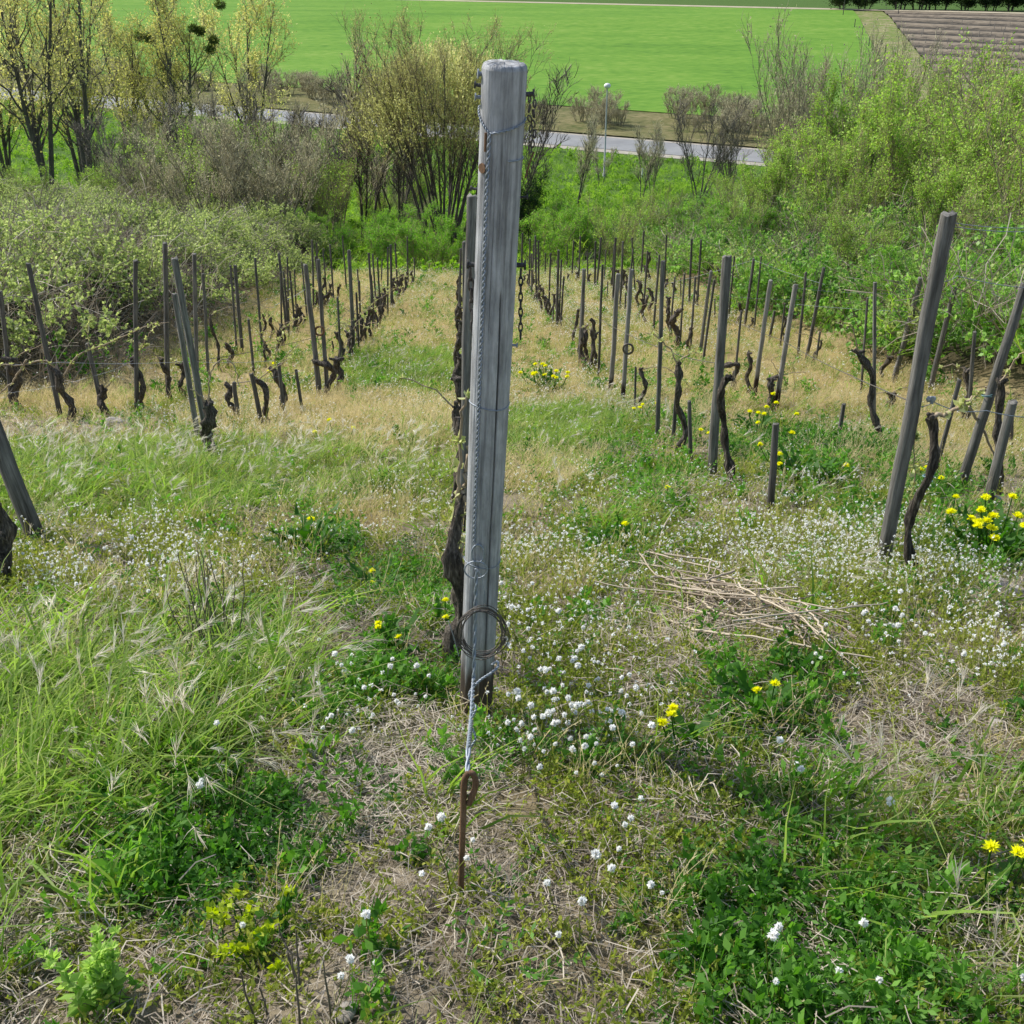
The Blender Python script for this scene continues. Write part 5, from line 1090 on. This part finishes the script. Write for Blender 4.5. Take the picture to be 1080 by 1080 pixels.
for i, (pp, lab) in enumerate([([(690, 605), (697, 570), (715, 545), (733, 528)], 'bent bare twig rising left of the twig pile'), ([(815, 690), (822, 670), (838, 665), (860, 668)], 'hooked tan twig at the lower end of the heap'), ([(700, 520), (722, 512), (735, 504)], 'short grey stick on the ground below the short stake'), ([(150, 660), (190, 668), (225, 664)], 'pale dry stalk lying in the left grass'), ([(800, 985), (770, 1000), (745, 1030)], 'bent straw stalk over the lower right leaves')]):
    rng = R(i + 60); Q = np.array([ground(x, y)[:] for x, y in pp]); t_ = np.linspace(0, len(Q) - 1, 14); Q = np.stack([np.interp(t_, np.arange(len(Q)), Q[:, j]) for j in range(3)], 1) + rng.normal(0, .004, (14, 3)); Q[:, 2] = terrain(Q[:, 0], Q[:, 1]) + .02 + .05*np.sin(t_/t_[-1]*3.1)
    g = Geo(); tubes(g, Q - Q[0], np.linspace(.0055, .003, 14), 6, .6); tag(g.obj('fallen_twig', M['l_stick'], None, loc=Q[0]), lab, 'twig')
for i, (px, py, r_, fl, lab) in enumerate([(1028, 727, .022, .6, 'brown stone lying among sparse white flowers'), (1052, 767, .03, .6, 'grey stone near the right edge on bare soil'), (330, 797, .045, .55, 'flat grey stone beside the dark left leaves'), (365, 1070, .022, .5, 'pale stone at the bottom edge left of centre'), (1066, 628, .1, .18, 'pale flat rock at the right picture edge'),
                                          (640, 815, .012, .6, 'small stone right of the white flower patch'), (118, 448, .1, .5, 'grey stone before the bramble bank at left'), (690, 905, .016, .6, 'small pale stone right of flower cluster'), (905, 745, .016, .6, 'small stone below the bare ground twig'), (420, 905, .014, .6, 'small pebble left of the anchor rod')]):
    v_, f_ = ICO3; rng = R(i + 400); k = np.array([1 + .35*mnoise.noise(Vector(p)*1.3 + Vector((i*7, 0, 0))) + .12*mnoise.noise(Vector(p)*4 + Vector((i*3, 1, 0))) for p in v_])[:, None]
    V = v_*k*r_*np.array([1.25, .9, fl]); b = ground(px, py); o = Geo().add(V, None, f_).obj('stone', M['stone'], None, loc=b + Vector((0, 0, r_*fl*.35))); o.rotation_euler[2] = rng.uniform(0, 6.28); tag(o, lab, 'stone', 'loose stones')

# ------------------------------------------------------------------ trees and shrubs
def children(P, n, rng, s0, s1, L, ang, up, k, wig=.08, weights=None):
    N_, K, _ = P.shape; i = rng.integers(0, N_, n) if weights is None else rng.choice(N_, n, p=weights); s = rng.uniform(s0, s1, n)*(K - 1)*.999; a = s.astype(int); f = (s - a)[:, None]
    st = P[i, a]*(1 - f) + P[i, a + 1]*f; T = nrm(P[i, a + 1] - P[i, a]); pr = nrm(np.cross(T, rng.normal(size=(n, 3))))
    an = rng.uniform(*ang, n)[:, None]; D = nrm(T*np.cos(an) + pr*np.sin(an) + np.array([0, 0, up])); le = rng.uniform(*L, n)*(1.15 - .55*s/(K - 1)); u = np.linspace(0, 1, k)
    Q = st[:, None] + D[:, None]*(u[None]*le[:, None])[..., None] + np.array([0, 0, 1])*(up*.5*(u**2)[None]*le[:, None])[..., None] + rng.normal(size=(n, k, 3))*wig*(u[None]*le[:, None])[..., None]
    return Q, i, s/(K - 1)

def tree_meshes(seed, H=8., stems=1, spread=.15, r0=.1, n1=40, n2=160, n3=700, L1=.3, L2=.13, L3=.07, s1=(.25, 1), up=.35, leafn=3000, leaf=.08, clump=.5, bark='treebark', twig='l_twig', leafmat_='l_lime', tw=.012, fork=0, wid=.75, baser=.25, topbias=0, wig=.03, hr=(.72, .97), dome=0):
    rng = R(seed); k = 13; u = np.linspace(0, 1, k); az = rng.uniform(0, 6.28, stems) + np.arange(stems)*2.4; hs = H*rng.uniform(*hr, stems); ou = spread*hs*rng.uniform(.4, 1.2, stems)
    b = np.stack([np.cos(az), np.sin(az)], 1)
    P0 = np.zeros((stems, k, 3)); P0[..., :2] = b[:, None]*(baser*rng.uniform(.1, 1, stems)[:, None, None]*(stems > 1) + (u**1.25)[None, :, None]*ou[:, None, None]); P0[..., 2] = u[None]*hs[:, None]
    P0[:, 1:] += np.cumsum(rng.normal(0, wig*H/k, (stems, k - 1, 3)), 1)*np.array([1, 1, .2]); P0[:, 0, 2] = -.3
    g = Geo(); rr = r0*rng.uniform(.6, 1.1, stems)[:, None]*(1 - .86*u**.9)[None]; tubes(g, P0, rr, 7)
    P1, i1, f1 = children(P0, n1, rng, s1[0], s1[1], (H*L1*.5, H*L1), (.3, wid), up, 7, .06); r1 = (rr[i1, (f1*(k - 1)).astype(int)]*.5)[:, None]*(1 - .8*np.linspace(0, 1, 7))[None]; tubes(g, P1, np.maximum(r1, .006), 5, cap=False)
    allp = np.concatenate([P1[:, ::1], P0[:, ::2][:, :7]]); P2, _, _ = children(allp, n2, rng, .25, 1, (H*L2*.5, H*L2), (.3, .8), up, 5, .07)
    tubes(g, P2, np.linspace(tw*.75, tw*.35, 5)[None], 3, cap=False)
    gc = Geo(); P3, _, _ = children(P2, n3, rng, .1, 1, (H*L3*.5, H*L3), (.3, .9), up*.6, 4, .08); ribbons(gc, P3, np.tile(np.linspace(tw, tw*.4, 4), (n3, 1)), rng, rng.uniform(.15, .85, n3), 0)
    if leafn:
        zmax = P3[..., 2].max(); zmin = P3[..., 2].min()
        wgt = rng.uniform(0, 1, n3)**3 + .02
        if topbias: wgt = wgt*(np.clip((P3[:, -1, 2] - zmin)/(zmax - zmin), 0, 1)**topbias + .01)
        i = rng.choice(n3, leafn, p=wgt/wgt.sum()); s = rng.uniform(0, 1, leafn); a = np.minimum((s*3).astype(int), 2); A = P3[i, a] + (P3[i, a + 1] - P3[i, a])*(s*3 - a)[:, None] + rng.normal(0, leaf*clump, (leafn, 3))
        base = rng.uniform(.2, .7, n3)[i]; leaves(gc, A, rng.normal(size=(leafn, 3)) + np.array([0, 0, .35]), rng.uniform(.6, 1.3, leafn)*leaf, rng.uniform(.45, .75, leafn)*leaf, rng, np.clip(base + rng.normal(0, .14, leafn), .02, .98), 1)
    if dome:       # upright catkin sprays filling a rounded crown shell
        n = dome; D = nrm(rng.normal(size=(n, 3))*np.array([1, 1, .9])); D[:, 2] = np.abs(D[:, 2])*1.15 - .3; rr_ = rng.uniform(.55, 1.05, n)*(1 + .1*np.sin(D[:, 0]*7)*np.sin(D[:, 1]*6))
        C = D*rr_[:, None]*np.array([.44, .44, .36])*H + np.array([0, 0, .6*H]); up_ = nrm(D*np.array([.5, .5, .2]) + np.array([0, 0, 1.]) + rng.normal(0, .15, (n, 3))); l_ = rng.uniform(.35, .8, n)
        Q = C[:, None] + up_[:, None]*(np.linspace(0, 1, 4)[None]*l_[:, None])[..., None]; ribbons(gc, Q, np.tile(np.linspace(tw, tw*.4, 4), (n, 1)), rng, rng.uniform(.2, .8, n), 0)
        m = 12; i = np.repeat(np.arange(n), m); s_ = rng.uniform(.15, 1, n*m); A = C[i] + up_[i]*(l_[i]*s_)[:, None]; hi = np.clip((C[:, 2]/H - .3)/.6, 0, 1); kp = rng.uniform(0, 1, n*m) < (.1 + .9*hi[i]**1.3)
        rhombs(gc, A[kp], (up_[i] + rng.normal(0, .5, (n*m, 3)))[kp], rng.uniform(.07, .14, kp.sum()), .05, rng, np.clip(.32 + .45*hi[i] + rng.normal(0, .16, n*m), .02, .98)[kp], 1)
    return g.mesh('trunk', [M[bark]]), gc.mesh('crown', [M[twig], M[leafmat_]])

TM = {}
def plant(kind, name, x, y, scale, label, cat, group=None, rz=None, sxy=1.):
    z = gz(x, y); e = empty(name, (x, y, z), label, cat, group); e.rotation_euler[2] = random.uniform(0, 6.28) if rz is None else rz; e.scale = (scale*sxy, scale*sxy, scale)
    for nm, me in zip(('trunk', 'crown'), TM[kind]):
        o = bpy.data.objects.new(nm, me); COL.objects.link(o); o.parent = e
    return e
def px_at(px, y, h=0.): # x of the ground point seen in column px at depth y
    z = 0.; x = 0.
    for _ in range(6): zz = gz(x, y) + h; x = (px - 540)/FPX*(y*CP - (zz - CZ)*SP)
    return x
def height_for(py, x, y): return on_plane(540, py, y).z - gz(x, y)

TM['poplar_a'] = tree_meshes(1001, 19, 3, .22, .26, 46, 240, 1100, .36, .15, .06, (.3, 1), .22, 5600, .2, 1.2, 'treebark', 'l_twig', 'l_yel', .024, wid=.95)
TM['poplar_b'] = tree_meshes(1002, 19, 2, .16, .24, 44, 240, 1100, .34, .15, .06, (.28, 1), .25, 5200, .2, 1.2, 'treebark', 'l_twig', 'l_yel', .024, wid=.95)
TM['poplar_c'] = tree_meshes(1003, 14, 4, .2, .16, 46, 240, 1100, .36, .15, .06, (.2, 1), .22, 7500, .17, 1.2, 'treebark', 'l_twig', 'l_yel', .024, wid=.95)
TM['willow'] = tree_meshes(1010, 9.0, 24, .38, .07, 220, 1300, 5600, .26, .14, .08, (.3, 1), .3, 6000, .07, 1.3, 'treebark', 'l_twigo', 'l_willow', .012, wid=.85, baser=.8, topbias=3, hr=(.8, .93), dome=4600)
TM['bare_a'] = tree_meshes(1020, 7, 3, .3, .07, 50, 260, 1300, .32, .16, .09, (.25, 1), .35, 250, .09, .5, 'treebark', 'l_twig', 'l_grey', .022, wid=.7)
TM['bare_b'] = tree_meshes(1021, 7, 5, .42, .07, 60, 300, 1400, .32, .16, .09, (.2, 1), .3, 150, .09, .5, 'treebark', 'l_twigd', 'l_grey', .022, wid=.7)
TM['thick_a'] = tree_meshes(1030, 4.6, 16, .36, .04, 80, 420, 1500, .36, .2, .12, (.1, 1), .45, 3600, .1, 1, 'greybark', 'l_twigo', 'l_lime', .015, wid=.7, baser=.9)
TM['thick_b'] = tree_meshes(1031, 4.6, 18, .42, .04, 80, 420, 1500, .36, .2, .12, (.1, 1), .45, 5200, .1, 1, 'greybark', 'l_twigo', 'l_lime', .015, wid=.7, baser=.9)
TM['thick_c'] = tree_meshes(1032, 4.6, 16, .4, .04, 90, 480, 1800, .36, .2, .12, (.1, 1), .45, 1600, .08, 1, 'greybark', 'l_twig', 'l_grey', .014, wid=.7, baser=.9)
TM['lime_a'] = tree_meshes(1040, 5, 9, .34, .05, 70, 420, 1800, .34, .18, .1, (.1, 1), .55, 5200, .11, .8, 'greybark', 'l_twigo', 'l_lime', .012, wid=.7, baser=.6)
TM['lime_b'] = tree_meshes(1041, 5, 12, .4, .045, 80, 460, 1900, .34, .18, .1, (.1, 1), .55, 3600, .1, .8, 'greybark', 'l_twigo', 'l_lime', .012, wid=.7, baser=.6)
TM['bush_a'] = tree_meshes(1050, 2.6, 14, .42, .03, 90, 500, 2200, .36, .2, .12, (.08, 1), .3, 16000, .055, 1.1, 'greybark', 'l_twigo', 'l_bush', .01, wid=.9, baser=.7)
TM['bush_b'] = tree_meshes(1051, 2.6, 12, .5, .03, 90, 500, 2200, .36, .2, .12, (.06, 1), .25, 12000, .06, 1.2, 'greybark', 'l_twigo', 'l_bush', .01, wid=.9, baser=.7)
TM['deep'] = tree_meshes(1060, 6, 3, .2, .07, 70, 420, 1800, .34, .18, .1, (.08, 1), .3, 14000, .1, 1.1, 'treebark', 'l_twigd', 'l_deep', .012, wid=.8)
TM['hedge'] = tree_meshes(1070, 8, 4, .3, .15, 60, 300, 900, .34, .2, .1, (.06, 1), .2, 9000, .4, 1.3, 'treebark', 'l_twigd', 'l_hedge', .04, wid=.9, baser=1.5)
TM['blossom'] = tree_meshes(1080, 5, 3, .3, .05, 40, 200, 800, .32, .16, .09, (.25, 1), .35, 900, .1, .7, 'treebark', 'l_twig', 'l_blossom', .02, wid=.7)
TM['verge'] = tree_meshes(1090, 3.2, 14, .5, .04, 80, 400, 1500, .36, .22, .13, (.08, 1), .25, 900, .13, 1, 'greybark', 'l_twig', 'l_grey', .03, wid=.9, baser=1.4)

# poplars in young yellow leaf beyond the thicket, at left
for px, y, k, sc, lab in [(58, 70, 'poplar_a', .95, 'leaning yellow leaved poplar nearest the left picture edge'), (100, 78, 'poplar_b', 1.0, 'yellow leaved poplar with dark twin trunks before the road'), (92, 92, 'poplar_a', .9, 'straight yellow leaved poplar behind the dark twin trunks'), (146, 100, 'poplar_b', .85, 'slim yellow leaved poplar left of the mistletoe tree'),
                          (178, 104, 'poplar_c', 1.15, 'yellow leaved poplar carrying the largest mistletoe balls'), (203, 100, 'poplar_a', .95, 'forked yellow leaved poplar with mistletoe right of group'), (270, 112, 'poplar_c', 1.25, 'rightmost poplar of the group, dense with yellow leaves'), (10, 100, 'poplar_c', 1.2, 'pale bushy poplar behind the left edge'), (-30, 84, 'poplar_a', 1.0, 'poplar mostly outside the left picture edge')]:
    x = px_at(px, y); e = plant(k, 'poplar_tree', x, y, sc, lab, 'tree', 'poplars in young leaf beside the road')
    if 'mistletoe' in lab and 'left of' not in lab:
        rng = R(int(px))
        for (mx, my) in ([(147, 38), (158, 40), (171, 68), (176, 80)] if px < 190 else [(204, 30), (211, 33), (225, 42), (222, 52), (232, 5)]):
            p = on_plane(mx, my, y); g = Geo(); n = 420; D = nrm(rng.normal(size=(n, 3))); leaves(g, D*rng.uniform(.1, .45, (n, 1))*np.array([1.2, 1, .8]), D + rng.normal(size=(n, 3))*.4, .2, .08, rng, rng.uniform(.1, .6, n)); o = g.obj('mistletoe', M['l_herb'], e)
            loc = e.matrix_basis.inverted() @ p; o.location = loc
# the large willow behind the post and its bare neighbours
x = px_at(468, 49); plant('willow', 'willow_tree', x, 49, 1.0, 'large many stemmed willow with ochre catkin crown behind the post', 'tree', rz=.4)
x = px_at(541, 56); plant('bare_b', 'bare_tree', x, 56, 1.15, 'bare twiggy tree mostly hidden behind the big post', 'tree', rz=2.1)
for px, y, k, hpy, lab in [(384, 50, 'bare_a', 62, 'slender bare tree left of the large willow'), (422, 62, 'bare_b', 75, 'crooked bare tree just left of the willow stems'), (608, 88, 'bare_a', 128, 'slim bare tree pair between post and lamp'), (633, 104, 'blossom', 140, 'small pale blossoming tree under the street lamp'), (676, 92, 'bare_a', 138, 'thin dark bare tree right of the lamp'),
                           (688, 96, 'bare_a', 145, 'second thin bare tree right of the lamp'), (736, 86, 'bare_b', 112, 'spreading bare tree with several dark stems before the road'), (770, 88, 'bare_b', 130, 'bare tree right of the spreading one before road'), (858, 66, 'thick_c', 55, 'tall grey bare shrub tree against the green field'), (835, 62, 'thick_c', 85, 'grey bare shrub left of the tall grey one'), (885, 66, 'thick_c', 72, 'grey bare shrub right of the tall grey one')]:
    x = px_at(px, y); plant(k, 'bare_tree', x, y, height_for(hpy, x, y)/(6.9 if 'bare' in k or k == 'blossom' else 4.5), lab, 'tree', 'bare trees near the road', sxy=.8 if px > 820 else 1.)
x = px_at(557, 47); plant('deep', 'dark_tree', x, 47, height_for(188, x, 47)/6, 'small dark green tree beside the post, before the road', 'tree')
# grey thicket at left
n = 0; rng = R(66)
for y in (42, 47, 52, 57, 63, 69):
    for px in np.arange(20, 450, 47*42/y*1.5):
        if px > 370 and y < 60: continue
        pxx = px + rng.uniform(-14, 14); x = px_at(pxx, y) ; y_ = y + rng.uniform(-2, 2); top = np.interp(pxx, [0, 60, 130, 220, 330, 450], [200, 198, 168, 122, 145, 185]) + rng.uniform(-14, 34) + (y - 42)*.3
        hgt = min(max(height_for(top, x, y_), 2.2), 6.5); kind = rng.choice(['thick_a', 'thick_b', 'thick_b', 'thick_c']) if pxx > 150 else rng.choice(['thick_b', 'lime_b', 'lime_a'])
        if pxx < 150: hgt *= .72
        near = pxx < 150
        plant(kind, 'thicket_shrub', x, y_, hgt/(4.6 if 'lime' not in kind else 5), 'greenish budding shrub of the thicket below the left poplars' if near else 'grey brown leafless shrub of the dense thicket left of willow', 'shrub', 'greenish thicket shrubs at left' if near else 'leafless thicket shrubs', sxy=1.2)
for n, (px, y, k, hpy) in enumerate([(160, 46, 'bare_b', 150), (225, 50, 'bare_b', 118), (262, 44, 'bare_a', 140), (300, 55, 'bare_b', 122), (332, 47, 'bare_a', 128), (352, 60, 'bare_b', 112), (190, 60, 'bare_a', 108), (130, 55, 'bare_b', 130), (405, 66, 'bare_b', 120), (280, 64, 'bare_a', 100)]):
    x = px_at(px, y); plant(k, 'bare_tree', x, y, max(height_for(hpy, x, y), 2)/6.9, f"dark stemmed bare tree inside the left thicket, {ordn(1 + sum(1 for q in (160, 225, 262, 300, 332, 352, 190, 130, 405, 280) if q < px))} from left", 'tree', 'bare trees in the left thicket', sxy=1.2)
# fresh green bushes at the foot of the vineyard
for px, y, k, hpy, sx, lab in [(450, 36.5, 'bush_a', 232, 1.15, 'rounded bright green bush at the end of the left row'), (405, 39, 'bush_b', 236, 1.2, 'bright green bush left of the rounded one'), (360, 40, 'bush_b', 240, 1.2, 'bright green bush behind the far left stakes'), (420, 43, 'bush_a', 226, 1.2, 'bright green bush at the willow foot'), (325, 42, 'bush_b', 246, 1.1, 'low green bush between thicket and far left stakes'),
                               (475, 38, 'bush_a', 246, 1.0, 'low green bush just left of the big post'), (572, 40, 'bush_b', 225, 1.1, 'low green bush just right of the big post'), (615, 44, 'bush_b', 218, 1.2, 'green bush in front of the slim bare trees'), (690, 42, 'lime_b', 205, 1.1, 'pale feathery bush right of the lamp, behind far stakes'), (650, 38, 'lime_b', 214, 1.1, 'pale feathery bush under the lamp behind far stakes'),
                               (735, 40, 'bush_b', 213, 1.2, 'green bush below the spreading bare tree')]:
    x = px_at(px, y); plant(k, 'green_bush', x, y, max(height_for(hpy, x, y), 1.2)/(2.6 if 'bush' in k else 5), lab, 'bush', 'green bushes below the vineyard', sxy=sx)
# young leafy shrubs up the right side
rng = R(70)
for n, (px, py, hh, k) in enumerate([(840, 330, .9, 'bush_b'), (905, 300, 1.3, 'thick_b'), (955, 335, 1.0, 'bush_a'), (1040, 300, 1.5, 'thick_a'), (1062, 380, 1.0, 'bush_b'), (870, 262, 1.5, 'lime_b'), (1010, 262, 1.9, 'thick_b'), (790, 262, 1.1, 'bush_a'), (930, 250, 1.5, 'lime_a'), (745, 262, 1.0, 'bush_b'), (1066, 250, 2.0, 'thick_c')]):
    b = ground(px, py); plant(k, 'slope_shrub', b.x, b.y, hh/(2.6 if 'bush' in k else 4.8), f"{'green' if 'bush' in k else 'pale green' if 'lime' in k else 'twiggy'} low shrub amid the right brambles, {ordn(1 + sum(1 for q in (840, 905, 955, 1040, 1062, 870, 1010, 790, 930, 745, 1066) if q < px))} from left", 'shrub', 'low shrubs amid the right brambles', sxy=1.5)
rng = R(67); pts = [(770, 42, 190), (800, 36, 168), (835, 40, 150), (780, 33, 205), (860, 33, 130), (900, 38, 105), (905, 29, 150), (940, 34, 88), (955, 28, 112), (985, 32, 82), (1010, 26, 105), (1035, 30, 92), (1062, 25, 95), (1090, 28, 70), (1050, 21, 160), (1095, 20, 110), (980, 24, 170), (880, 44, 120), (830, 48, 140), (1000, 42, 85), (1060, 40, 80), (930, 46, 95), (1120, 24, 90), (1130, 18.5, 140)]
for n, (px, y, top) in enumerate(pts):
    x = px_at(px, y); grey = px > 985 and n % 2 == 1; kind = ('thick_a' if n % 4 else 'thick_c') if grey else ('lime_a' if n % 3 else 'lime_b'); hgt = max(height_for(top, x, y), 1.2)
    plant(kind, 'leafy_shrub', x, y, hgt/(4.9 if 'lime' in kind else 4.4), ('grey twiggy' if grey else 'pale green leafy') + f" shrub, {ordn(1 + sum(1 for q in pts if q[0] < px))} from left on the right slope", 'shrub', 'shrubs on the right slope', sxy=1.05)
# brown brush between road and crop field
rng = R(68)
for k in range(120):
    o_ = rng.uniform(8, 26); t_ = rng.uniform(-70, 210); p = r0 + rd*t_ + rn*o_
    plant('verge', 'roadside_scrub', p[0], p[1], rng.uniform(.7, 1.25), 'brown leafless scrub on the bank between road and crop field', 'shrub', 'scrub beyond the road')
strip('road_bank', 5.3, 28, .2, M['verge'], 'rough brown bank between road and crop field', 'bank', ny=8)
# street lamp
y = 112; x = px_at(637, y); zt_ = on_plane(637, 92, y).z; b = Vector((x, y, gz(x, y))); hL = zt_ - b.z
e = empty('street_lamp', b, 'lone street lamp with white globe head beside the road', 'street lamp'); g = Geo(); tubes(g, np.array([[0, 0, -.3], [0, 0, .4], [0, 0, .45], [0, 0, hL*.6], [0, 0, hL]]), np.array([.14, .14, .09, .075, .055]), 10); g.obj('pole', M['lamp'], e)
v_, f_ = ICO2; g = Geo().add(v_*np.array([.34, .34, .26]) + np.array([0, 0, hL + .12]), None, f_); g.obj('lamp_head', M['white'], e)
# small roadside posts
for px, y, lab in [(478/1 - 0, 118, 'small white roadside marker post behind the willow'), (677, 111, 'small white roadside marker post right of the lamp')]:
    x = px_at(px, y); g = Geo(); tubes(g, np.array([[0, 0, -.2], [0, 0, .9], [0, 0, 1.05]]), np.array([.09, .08, .05]), 6); tag(g.obj('marker_post', M['white'], None, loc=(x, y, gz(x, y))), lab, 'marker post')
# far edge: posts along the field track, tall dark hedge trees, stakes of the ploughed plot
for n, (px, py, h_) in enumerate([(889, 17, 4.), (901, 30, 2.2), (909, 38, 2.2), (916, 50, 2.2), (932, 66, 3.2), (924, 58, 2.), (947, 16, 3.)]):
    b = ground(px, py); g = stake_mesh(h_, .11, .1, n + 800); o = g.obj('field_post', M['stake'], None, loc=b); o.color = (.5, .5, .5, 1); tag(o, f"{['tall dark', 'thin', 'thin', 'thin', 'stout dark', 'thin', 'dark'][n]} field post, {ordn(n + 1) if n < 5 else ['', '', '', '', '', 'short one before the fifth', 'beside the far hedge'][n]}" + (' along the earth track' if n < 5 else ' along the track'), 'post', 'posts along the field track')
for n, (px, py, s_) in enumerate([(900, 13, .9), (925, 13, .75), (962, 13, 1.1), (985, 13, 1.1), (1005, 13, 1.0), (1035, 14, .75), (1062, 14, .8), (1085, 14, .9), (1110, 14, .9)]):
    b = ground(px, py); x, y = b.x, b.y + 14; plant('hedge', 'hedge_tree', x, y, s_*1.15, f"dark dense hedge tree at the far field edge, {ordn(n + 1)} from left", 'tree', 'dark hedge trees at the far field edge', sxy=1.5)
rng = R(69); gm = stake_mesh(1.7, .07, .06, 900).mesh('plot_stake', [M['stake']])
for k in range(90):
    px, py = rng.uniform(965, 1078), rng.uniform(28, 92)
    if px < 945 + (py - 25)*.6: continue
    o = bpy.data.objects.new('plot_stake', gm); COL.objects.link(o); o.location = ground(px, py); o.color = (1.1, 1.05, 1, 1); tag(o, 'tiny pale stake in the distant ploughed plot', 'stake', 'tiny stakes in the ploughed plot')

# ------------------------------------------------------------------ light, sky, camera
SEL, SAZ = math.radians(46), math.radians(-60)     # elevation; azimuth from straight ahead, negative to the left
to_sun = Vector((math.sin(SAZ)*math.cos(SEL), math.cos(SAZ)*math.cos(SEL), math.sin(SEL)))
sl = bpy.data.lights.new('sun', 'SUN'); sl.energy = 5.0; sl.angle = math.radians(.6); sl.color = (1, .955, .88)
so = bpy.data.objects.new('sun', sl); COL.objects.link(so); so.rotation_euler = (-to_sun).to_track_quat('-Z', 'Y').to_euler(); so.location = (0, 0, 60)
wd = bpy.data.worlds.new('World'); S.world = wd; wd.use_nodes = True; nt = wd.node_tree; nt.nodes.clear()
sky = nt.nodes.new('ShaderNodeTexSky'); sky.sky_type = 'NISHITA'; sky.sun_disc = False; sky.sun_elevation = SEL; sky.sun_rotation = SAZ; sky.air_density = 1.2; sky.dust_density = 1.5
bg = nt.nodes.new('ShaderNodeBackground'); bg.inputs[1].default_value = .15; ow = nt.nodes.new('ShaderNodeOutputWorld')
nt.links.new(sky.outputs[0], bg.inputs[0]); nt.links.new(bg.outputs[0], ow.inputs[0])

cam = bpy.data.cameras.new('camera'); co = bpy.data.objects.new('camera', cam); COL.objects.link(co); co.location = (0, 0, CZ); co.rotation_euler = (math.pi/2 - PITCH, 0, 0)
cam.sensor_fit = 'HORIZONTAL'; cam.sensor_width = 36; cam.lens = FPX/1080*36; cam.clip_start = .05; cam.clip_end = 8000
S.camera = co
S.view_settings.view_transform = 'Standard'; S.view_settings.look = 'None'; S.view_settings.exposure = 0; S.view_settings.gamma = 1
S.render.engine = 'CYCLES'; S.cycles.max_bounces = 6; S.cycles.diffuse_bounces = 3; S.cycles.transmission_bounces = 3; S.cycles.glossy_bounces = 2; S.cycles.transparent_max_bounces = 4
S.cycles.use_adaptive_sampling = True; S.cycles.adaptive_threshold = .02; S.cycles.use_denoising = True; S.cycles.sample_clamp_indirect = 6
S.render.resolution_x = S.render.resolution_y = 1024
